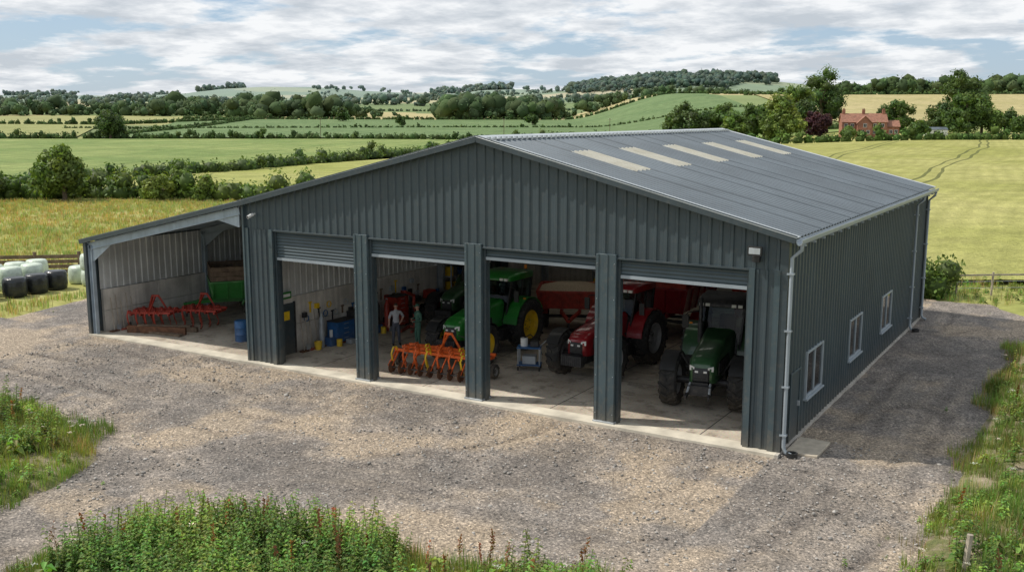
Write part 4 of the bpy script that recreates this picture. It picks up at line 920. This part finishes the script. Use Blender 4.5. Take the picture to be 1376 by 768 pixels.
# ------------------------------------------------------------------ people
def person(name,loc,yaw,arms,top,legs,cap=None):
    T=empty(name,loc,yaw)
    J={'pel':(0,0,.96,.135),'sp':(0,.0,1.14,.125),'ch':(0,-.0,1.33,.150),'nb':(0,.01,1.47,.085),'nk':(0,-.005,1.56,.055),'hd':(0,-.01,1.62,.06)}
    E=[('pel','sp'),('sp','ch'),('ch','nb'),('nb','nk'),('nk','hd')]
    lab={('pel','sp'):legs if legs==top else top,('sp','ch'):top,('ch','nb'):top,('nb','nk'):'skin',('nk','hd'):'skin'}
    for s,n in ((-1,'R'),(1,'L')):
        J['sh'+n]=(s*.185,.01,1.43,.072);J['el'+n]=(*arms[n][0],.052);J['wr'+n]=(*arms[n][1],.033);J['pa'+n]=(*arms[n][2],.036)
        J['hp'+n]=(s*.095,0,.88,.098);J['kn'+n]=(s*.115,-.03,.49,.068);J['an'+n]=(s*.13,.02,.10,.050);J['to'+n]=(s*.155,-.15,.045,.042)
        for a,b,c in (('ch','sh',top),('sh','el',top),('el','wr','skin' if top=='shirt' else top),('wr','pa','skin')):
            a_=a if a=='ch' else a+n;E.append((a_,b+n));lab[(a_,b+n)]=c
        for a,b,c in (('pel','hp',legs),('hp','kn',legs),('kn','an',legs),('an','to','boot')):
            a_=a if a=='pel' else a+n;E.append((a_,b+n));lab[(a_,b+n)]=c
    ks=list(J);me=bpy.data.meshes.new('b');me.from_pydata([J[k][:3] for k in ks],[(ks.index(a),ks.index(b)) for a,b in E],[])
    o=bpy.data.objects.new('b',me);COL.objects.link(o);m=o.modifiers.new('s','SKIN')
    for i,k in enumerate(ks):
        sv=me.skin_vertices[0].data[i];r=J[k][3];sv.radius=(r,r*.78) if k in('sp','ch','pel') else (r,r);sv.use_root=(i==0)
    ss=o.modifiers.new('u','SUBSURF');ss.levels=2;ss.render_levels=2
    dg=bpy.context.evaluated_depsgraph_get();nm=bpy.data.meshes.new_from_object(o.evaluated_get(dg));bpy.data.objects.remove(o)
    mats=['skin','boot',top,legs];mats=list(dict.fromkeys(mats));nm.materials.clear()
    for q in mats: nm.materials.append(M[q])
    segs_=[(Vector(J[a][:3]),Vector(J[b][:3]),lab[(a,b)],J[a][3]) for a,b in E]
    for p in nm.polygons:
        c=p.center;best=1e9;l=top
        for a,b,q,rr in segs_:
            t=max(0,min(1,(c-a).dot(b-a)/(b-a).length_squared));d=(c-(a+(b-a)*t)).length-rr*.5
            if d<best: best=d;l=q
        if l==top and c.z<.98: l=legs
        p.material_index=mats.index(l);p.use_smooth=True
    bo=bpy.data.objects.new('body',nm);COL.objects.link(bo);bo.parent=T
    mb=MB();hc=(0,-.02,1.68);mb.sph(hc,(.078,.096,.118),'skin',16,12)
    mb.tube([(0,-.108,1.695),(0,-.135,1.665),(0,-.11,1.655)],[.008,.016,.010],'skin',8)
    for s in (-1,1):
        mb.sph((s*.030,-.106,1.70),(.012,.008,.008),'white',8,6);mb.sph((s*.030,-.113,1.70),(.006,.004,.006),'black',6,5);mb.sph((s*.080,-.01,1.68),(.012,.025,.034),'skin',8,6)
        mb.ob((s*.016,-.110,1.722),(s*.046,-.104,1.722),.008,.006,'hair')
    mb.ob((-.024,-.108,1.628),(.024,-.108,1.628),.008,.008,'redm')
    hm=cap or 'hair'
    rs=[[(0+.086*math.sin(a)*math.cos(t),-.012+.104*math.sin(a)*math.sin(t),1.69+.122*math.cos(a)) for t in np.linspace(0,2*math.pi,18,endpoint=False)] for a in (0.02,.4,.8,1.15,1.35)]
    mb.rings(rs,hm,True,False)
    mb.sph((0,.03,1.68),(.082,.075,.10),'hair',12,8)
    if cap: mb.bx(-.07,.07,-.19,-.09,1.715,1.73,cap)
    mb.obj('head',T,ang=60)
    mb=MB()
    for s,n in ((-1,'R'),(1,'L')):
        w=Vector(arms[n][1]);p=Vector(arms[n][2]);d=(p-w).normalized();sd=d.cross(Vector((0,0,1)))
        if sd.length<.2: sd=Vector((0,1,0))
        sd.normalize();nn=sd.cross(d)
        for k in range(4):
            b=p+sd*(k-1.5)*.019;l=(.07,.08,.075,.058)[k];mb.tube([b,b+d*l*.45+nn*.004,b+d*l*.75-nn*.012,b+d*l*.9-nn*.03],[.010,.009,.008,.006],'skin',6)
        b=w+d*.03+sd*.03;mb.tube([b,b+sd*.025+d*.025,b+sd*.03+d*.06],[.011,.010,.007],'skin',6)
    mb.obj('hands',T);return T
person('man_in_grey_shirt',(-17.45,4.9,f0),math.radians(50),{'R':[(-.27,.06,1.17),(-.30,-.06,.93),(-.305,-.085,.85)],'L':[(.33,.08,1.20),(.20,-.08,1.02),(.15,-.10,.98)]},'shirt','trous')
person('man_in_green_overalls',(-16.55,5.2,f0),math.radians(-25),{'R':[(-.26,.02,1.16),(-.10,-.24,1.17),(-.03,-.27,1.19)],'L':[(.26,.02,1.16),(.12,-.25,1.10),(.05,-.30,1.12)]},'overall','overall','overall')
# ------------------------------------------------------------------ near vegetation
def blade_tuft(n,h,sp,w,cols,bend=.4):
    Vs=[];Fs=[];Cs=[]
    for i in range(n):
        a=random.uniform(0,6.28);r=sp*random.random()**.5;x,y=r*math.cos(a),r*math.sin(a);hh=h*random.uniform(.5,1.1);b=bend*hh*random.uniform(.2,1);da=a+random.uniform(-.8,.8)
        dx,dy=math.cos(da)*b,math.sin(da)*b;sx,sy=-math.sin(da)*w,math.cos(da)*w;o=len(Vs);c=random.choice(cols);c=[q*random.uniform(.75,1.25) for q in c]
        Vs+=[(x-sx,y-sy,-.03),(x+sx,y+sy,-.03),(x+dx*.35-sx*.8,y+dy*.35-sy*.8,hh*.55),(x+dx*.35+sx*.8,y+dy*.35+sy*.8,hh*.55),(x+dx,y+dy,hh)]
        Fs+=[(o,o+1,o+3),(o,o+3,o+2),(o+2,o+3,o+4)];Cs+=[c]*5
    return np.array(Vs),np.array(Fs),np.array(Cs)
def leafy_stem(h,nl,ls,col,droop=.25,stemc=(.13,.16,.06),top=None):
    Vs=[];Fs=[];Cs=[];lx,ly=random.uniform(-.12,.12)*h,random.uniform(-.12,.12)*h
    def P(t): return np.array([lx*t*t,ly*t*t,h*t])
    for i in range(3):
        a=P(i/3);b=P((i+1)/3)
        o=len(Vs);w=.006;Vs+=[a+[w,0,0],a+[-w,w,0],b+[w,0,0],b+[-w,w,0]];Fs+=[(o,o+1,o+3),(o,o+3,o+2)];Cs+=[stemc]*4
    for i in range(nl):
        t=.12+.88*i/nl;a=i*2.4+random.uniform(-.4,.4);s=ls*(1.15-.75*t)*random.uniform(.7,1.2);d=np.array([math.cos(a),math.sin(a),.25]);p=np.array([-math.sin(a),math.cos(a),0]);b=P(t)
        m=b+d*s*.5;e=b+d*s-np.array([0,0,droop*s*2]);o=len(Vs);Vs+=[b,m+p*s*.30,e,m-p*s*.30];Fs+=[(o,o+1,o+2),(o,o+2,o+3)];tt=.7+.6*t;c=[q*tt*random.uniform(.75,1.3) for q in col];Cs+=[c]*4
    if top is not None:
        for i in range(34):
            t=.6+.42*random.random();b=P(t)+np.random.normal(size=3)*.02;s=.024;o=len(Vs);Vs+=[b+[s,0,0],b+[-s,s*.6,0],b+[0,-s*.5,s*1.6]];Fs+=[(o,o+1,o+2)];Cs+=[[q*random.uniform(.7,1.3) for q in top]]*3
    return np.array(Vs,float),np.array(Fs),np.array(Cs,float)
def umbel(h,c):
    v,f,cc=leafy_stem(h,6,.10,(.16,.22,.06));Vs=[v];Fs=[f];Cs=[cc];o=len(v)
    n=22;p=np.random.normal(size=(n,3))*[.045,.045,.008]+[v[10][0],v[10][1],h];s=.013
    q=np.stack([p+[s,0,0],p+[-s,s,0],p+[-s,-s,.004]],1).reshape(-1,3);Vs.append(q);Fs.append(o+np.arange(n*3).reshape(-1,3));Cs.append(np.tile(c,(n*3,1)))
    return np.concatenate(Vs),np.concatenate(Fs),np.concatenate(Cs)
def place(tmpl,x,y,z,s,vn=1.1):
    n=len(x);ti=rng.integers(0,len(tmpl),n);Vs=[];Fs=[];Cs=[];o=0
    cn=1+vnoise(x,y,1.1,91,2)*vn;warm=1+vnoise(x,y,1.7,93,2)*.7
    for k,(v,f,c) in enumerate(tmpl):
        I=np.where(ti==k)[0]
        if len(I)==0: continue
        a=rng.uniform(0,6.283,len(I));ca,sa=np.cos(a)[:,None],np.sin(a)[:,None];S_=s[I][:,None]
        X_=(v[:,0]*ca-v[:,1]*sa)*S_+x[I][:,None];Y_=(v[:,0]*sa+v[:,1]*ca)*S_+y[I][:,None];Z_=v[:,2]*S_+z[I][:,None]
        Vs.append(np.stack([X_,Y_,Z_],-1).reshape(-1,3));Fs.append((f[None]+(np.arange(len(I))*len(v))[:,None,None]).reshape(-1,3)+o)
        cc_=np.repeat(c[None],len(I),0)*(rng.uniform(.8,1.2,(len(I),1,1))*cn[I][:,None,None]);cc_[:,:,0]*=warm[I][:,None]
        Cs.append(cc_.reshape(-1,3));o+=len(I)*len(v)
    return np.concatenate(Vs),np.concatenate(Fs),np.concatenate(Cs)
GC=[(.16,.24,.05),(.20,.28,.06),(.25,.30,.08)];DC=[(.44,.37,.19),(.36,.32,.14),(.27,.28,.10)]
T_g=[blade_tuft(16,.36,.14,.007,GC) for _ in range(5)]
T_d=[blade_tuft(14,.5,.16,.006,DC,.3) for _ in range(4)]
T_n=[leafy_stem(random.uniform(.7,1.15),30,.15,(.135,.21,.05)) for _ in range(7)]
T_b=[leafy_stem(random.uniform(.25,.5),16,.18,(.17,.26,.06)) for _ in range(5)]
T_c=[leafy_stem(random.uniform(.3,.6),12,.30,(.20,.30,.075),.35) for _ in range(4)]
T_r=[leafy_stem(random.uniform(1.0,1.35),8,.14,(.18,.15,.05),top=(.26,.10,.04)) for _ in range(3)]
T_u=[umbel(random.uniform(.5,.9),(.75,.75,.68)) for _ in range(4)]
def samp(n,box,fn,seedn=0):
    x=rng.uniform(box[0],box[1],n);y=rng.uniform(box[2],box[3],n);k=fn(x,y);return x[k],y[k]
def vmound(x,y):
    d=np.maximum(np.maximum(-sdist(x,y,lver),-sdist(x,y,bver)),x-4.6)
    return np.clip(d,0,1.5)/1.5*.28+vnoise(x,y,2,41,3)*.12
def soil_mat():
    m,nt,b=newmat('verge_soil');g=nd(nt,'ShaderNodeNewGeometry');P=g.outputs['Position'];n=noise(nt,P,1.0,5,.65,'2D')
    r=ramp(nt,[(.3,(.12,.15,.045)),(.46,(.20,.20,.075)),(.56,(.34,.28,.18)),(.75,(.44,.365,.255))]);nt.links.new(n.outputs[0],r.inputs[0]);n2=noise(nt,P,14,4,.7,'2D')
    c=mix(nt,.6,r.outputs[0],n2.outputs[0],'OVERLAY');nt.links.new(c,b.inputs['Base Color']);b.inputs['Roughness'].default_value=.95
    bp=nd(nt,'ShaderNodeBump');bp.inputs['Distance'].default_value=.08;nt.links.new(n2.outputs[0],bp.inputs['Height']);nt.links.new(bp.outputs[0],b.inputs['Normal']);return m
SM=soil_mat()
for bxs,nm in (((-45,-14,-27,-3),'grass_verge'),((-13,4,-27,-9),'grass_verge'),((4,30,-30,18),'grass_verge')):
    x_=np.arange(bxs[0],bxs[1],.25);y_=np.arange(bxs[2],bxs[3],.25);XX,YY=np.meshgrid(x_,y_,indexing='ij')
    d=np.maximum(np.maximum(-sdist(XX,YY,lver),-sdist(XX,YY,bver)),np.minimum(XX-4.6,18.3+(XX-4.6)*.3-YY))
    ZZ=np.where(d>0,.06*sstep(0,.3,d)+np.clip(d,0,1.5)/1.5*.24+vnoise(XX,YY,2,41,3)*.12+.0,-.3*sstep(0,.4,-d)-.0)
    fast_mesh(nm,np.stack([XX,YY,ZZ],-1).reshape(-1,3),gridq(len(x_),len(y_)),SM,smooth=True)
def inl(m): return lambda x,y:(sdist(x,y,lver)+vnoise(x,y,1.5,51,3)*1.6<m)
def inb(m): return lambda x,y:(sdist(x,y,bver)+vnoise(x,y,1.5,52,3)*1.4<m)
def inr(m): return lambda x,y:(x-4.5+vnoise(x,y,1.8,53,3)*1.8>-m)&(y<18.5+(x-4.6)*.3)
def veg(name,tm,pts,s0,s1):
    x=np.concatenate([p[0] for p in pts]);y=np.concatenate([p[1] for p in pts]);z=vmound(x,y)
    v,f,c=place(tm,x,y,z,rng.uniform(s0,s1,len(x)));return fast_mesh(name,v,f,'fol',c)
LB=(-36,-14,-18,-5);BB=(-12.5,3,-17,-9.3);RB=(3.6,16,-10,20)
def thin(fn,sc_,sd_,th): return lambda x,y: fn(x,y)&(vnoise(x,y,sc_,sd_,2)>th)
veg('verge_grass',T_g,[samp(9000,LB,inl(.3)),samp(6000,BB,inb(.35)),samp(10500,RB,thin(inr(.15),1.6,61,-.10))],.5,1.3)
veg('dry_verge_grass',T_d,[samp(1700,LB,thin(inl(.4),2,62,.03)),samp(2100,BB,thin(inb(.35),1.5,63,-.03)),samp(2800,RB,thin(inr(.3),1.5,64,.0))],.4,1.2)
veg('nettle_patch',T_n,[samp(4600,LB,thin(inl(-.7),2.2,65,.02)),samp(2300,(-10,-4.6,-16,-10.5),thin(inb(-.3),1.2,75,-.10)),samp(1200,(-4.6,3,-16,-10.5),thin(inb(-.4),1.4,66,.0)),samp(1700,RB,thin(inr(-1.0),2,67,.05))],.45,1.3)
veg('broadleaf_weeds',T_b,[samp(3000,LB,thin(inl(.0),1.2,68,0)),samp(2200,BB,thin(inb(.2),1,69,-.05)),samp(3200,RB,thin(inr(.1),1.1,70,.04))],.6,1.2)
veg('burdock_plants',T_c,[samp(900,LB,thin(inl(-.2),1.4,78,.05)),samp(420,BB,thin(inb(.1),1,79,.02)),samp(560,RB,thin(inr(-.2),1.1,80,.08))],.6,1.35)
veg('dock_plants',T_r,[samp(60,LB,inl(-.5)),samp(130,BB,inb(-.2)),samp(70,RB,inr(-.4))],.8,1.15)
veg('wildflowers',T_u,[samp(300,LB,inl(-.3)),samp(150,BB,inb(0)),samp(300,RB,inr(-.2))],.6,1.05)
x,y=samp(800,(-38,5,-14,28),lambda x,y:(gravel_inside(x,y)>-1.1)&(gravel_inside(x,y)<.3));v,f,c=place(T_g+T_b,x,y,np.zeros(len(x)),rng.uniform(.2,.6,len(x)));fast_mesh('stray_weeds',v,f,'fol',c)
bp_=np.array([(b[0],b[1]) for b in bales])
def infield(x,y):
    u,v=UV(x,y);dd=np.min(np.hypot(x[:,None]-bp_[:,0],y[:,None]-bp_[:,1]),1)
    return (gravel_inside(x,y)>.2)&(v>40)&(v<114)&(x<LX-.1)&(np.abs(u/v)<.7)&(dd>2.2)
T_m=[blade_tuft(10,.42,.3,.02,[(.36,.36,.12),(.30,.33,.10),(.46,.41,.19)],.4) for _ in range(5)]
x,y=samp(20000,(-115,-31,0,60),infield);v,f,c=place(T_m,x,y,np.zeros(len(x)),rng.uniform(.5,1.2,len(x)),.5);fast_mesh('meadow_grass',v,f,'fol',c)
def inw(x,y): u,v=UV(x,y);return (v>49.5)&(v<57)&(u>14)&(u<60)&(gravel_inside(x,y)>.2)
x,y=samp(8000,(-10,45,22,60),inw);v,f,c=place(T_g+T_d+T_b,x,y,np.zeros(len(x)),rng.uniform(.8,1.6,len(x)));fast_mesh('field_margin_grass',v,f,'fol',c)
# ------------------------------------------------------------------ light, sky, camera
w=bpy.data.worlds.new('World');sc.world=w;w.use_nodes=True;nt=w.node_tree;bg=nt.nodes['Background'];out=[n for n in nt.nodes if n.type=='OUTPUT_WORLD'][0]
travel=Vector((4.5,1.8,-6.3)).normalized()
el=math.asin(-travel.z);az=math.atan2(-travel.x,-travel.y)
sky=nd(nt,'ShaderNodeTexSky',sky_type='NISHITA');sky.sun_disc=False;sky.sun_elevation=el;sky.sun_rotation=az;sky.air_density=1;sky.dust_density=.6
skc=mix(nt,.6,sky.outputs[0],(4.3,5.9,8.0))
nt.links.new(skc,bg.inputs[0]);bg.inputs[1].default_value=.10
tc=nd(nt,'ShaderNodeTexCoord');sx=nd(nt,'ShaderNodeSeparateXYZ');nt.links.new(tc.outputs['Generated'],sx.inputs[0])
dz=math_(nt,'ADD',math_(nt,'ABSOLUTE',sx.outputs[2]),.13)
cb=nd(nt,'ShaderNodeCombineXYZ');nt.links.new(math_(nt,'DIVIDE',sx.outputs[0],dz),cb.inputs[0]);nt.links.new(math_(nt,'DIVIDE',sx.outputs[1],dz),cb.inputs[1])
n1=noise(nt,cb.outputs[0],1.25,7,.58,'2D')
cov=ramp(nt,[(.38,(0,0,0)),(.48,(1,1,1))]);nt.links.new(n1.outputs[0],cov.inputs[0])
mp2=nd(nt,'ShaderNodeMapping');mp2.inputs['Location'].default_value=(3,1,.13);nt.links.new(cb.outputs[0],mp2.inputs[0])
n2=noise(nt,mp2.outputs[0],2.1,6,.62,'2D')
cc=ramp(nt,[(.34,(.54,.585,.635)),(.48,(.72,.75,.785)),(.60,(.92,.93,.94))]);nt.links.new(n2.outputs[0],cc.inputs[0])
b2=nd(nt,'ShaderNodeBackground');nt.links.new(cc.outputs[0],b2.inputs[0]);b2.inputs[1].default_value=1.05
ms=nd(nt,'ShaderNodeMixShader');nt.links.new(math_(nt,'MULTIPLY',cov.outputs[0],.94),ms.inputs[0]);nt.links.new(bg.outputs[0],ms.inputs[1]);nt.links.new(b2.outputs[0],ms.inputs[2]);nt.links.new(ms.outputs[0],out.inputs[0])
sl=bpy.data.lights.new('sun','SUN');sl.energy=3.9;sl.angle=math.radians(1.0);sl.color=(1,.945,.86);so=bpy.data.objects.new('sun',sl);COL.objects.link(so);so.rotation_euler=travel.to_track_quat('-Z','Y').to_euler();so.location=(-40,-20,60)
cd=bpy.data.cameras.new('camera');co=bpy.data.objects.new('camera',cd);COL.objects.link(co);co.location=(7.67,-27.04,9.5);co.rotation_euler=(math.radians(90-9.69),0,A);cd.lens=35.0;cd.sensor_width=36;cd.clip_end=20000;cd.clip_start=.1;sc.camera=co
sc.view_settings.view_transform='Standard';sc.view_settings.look='None';sc.view_settings.exposure=0
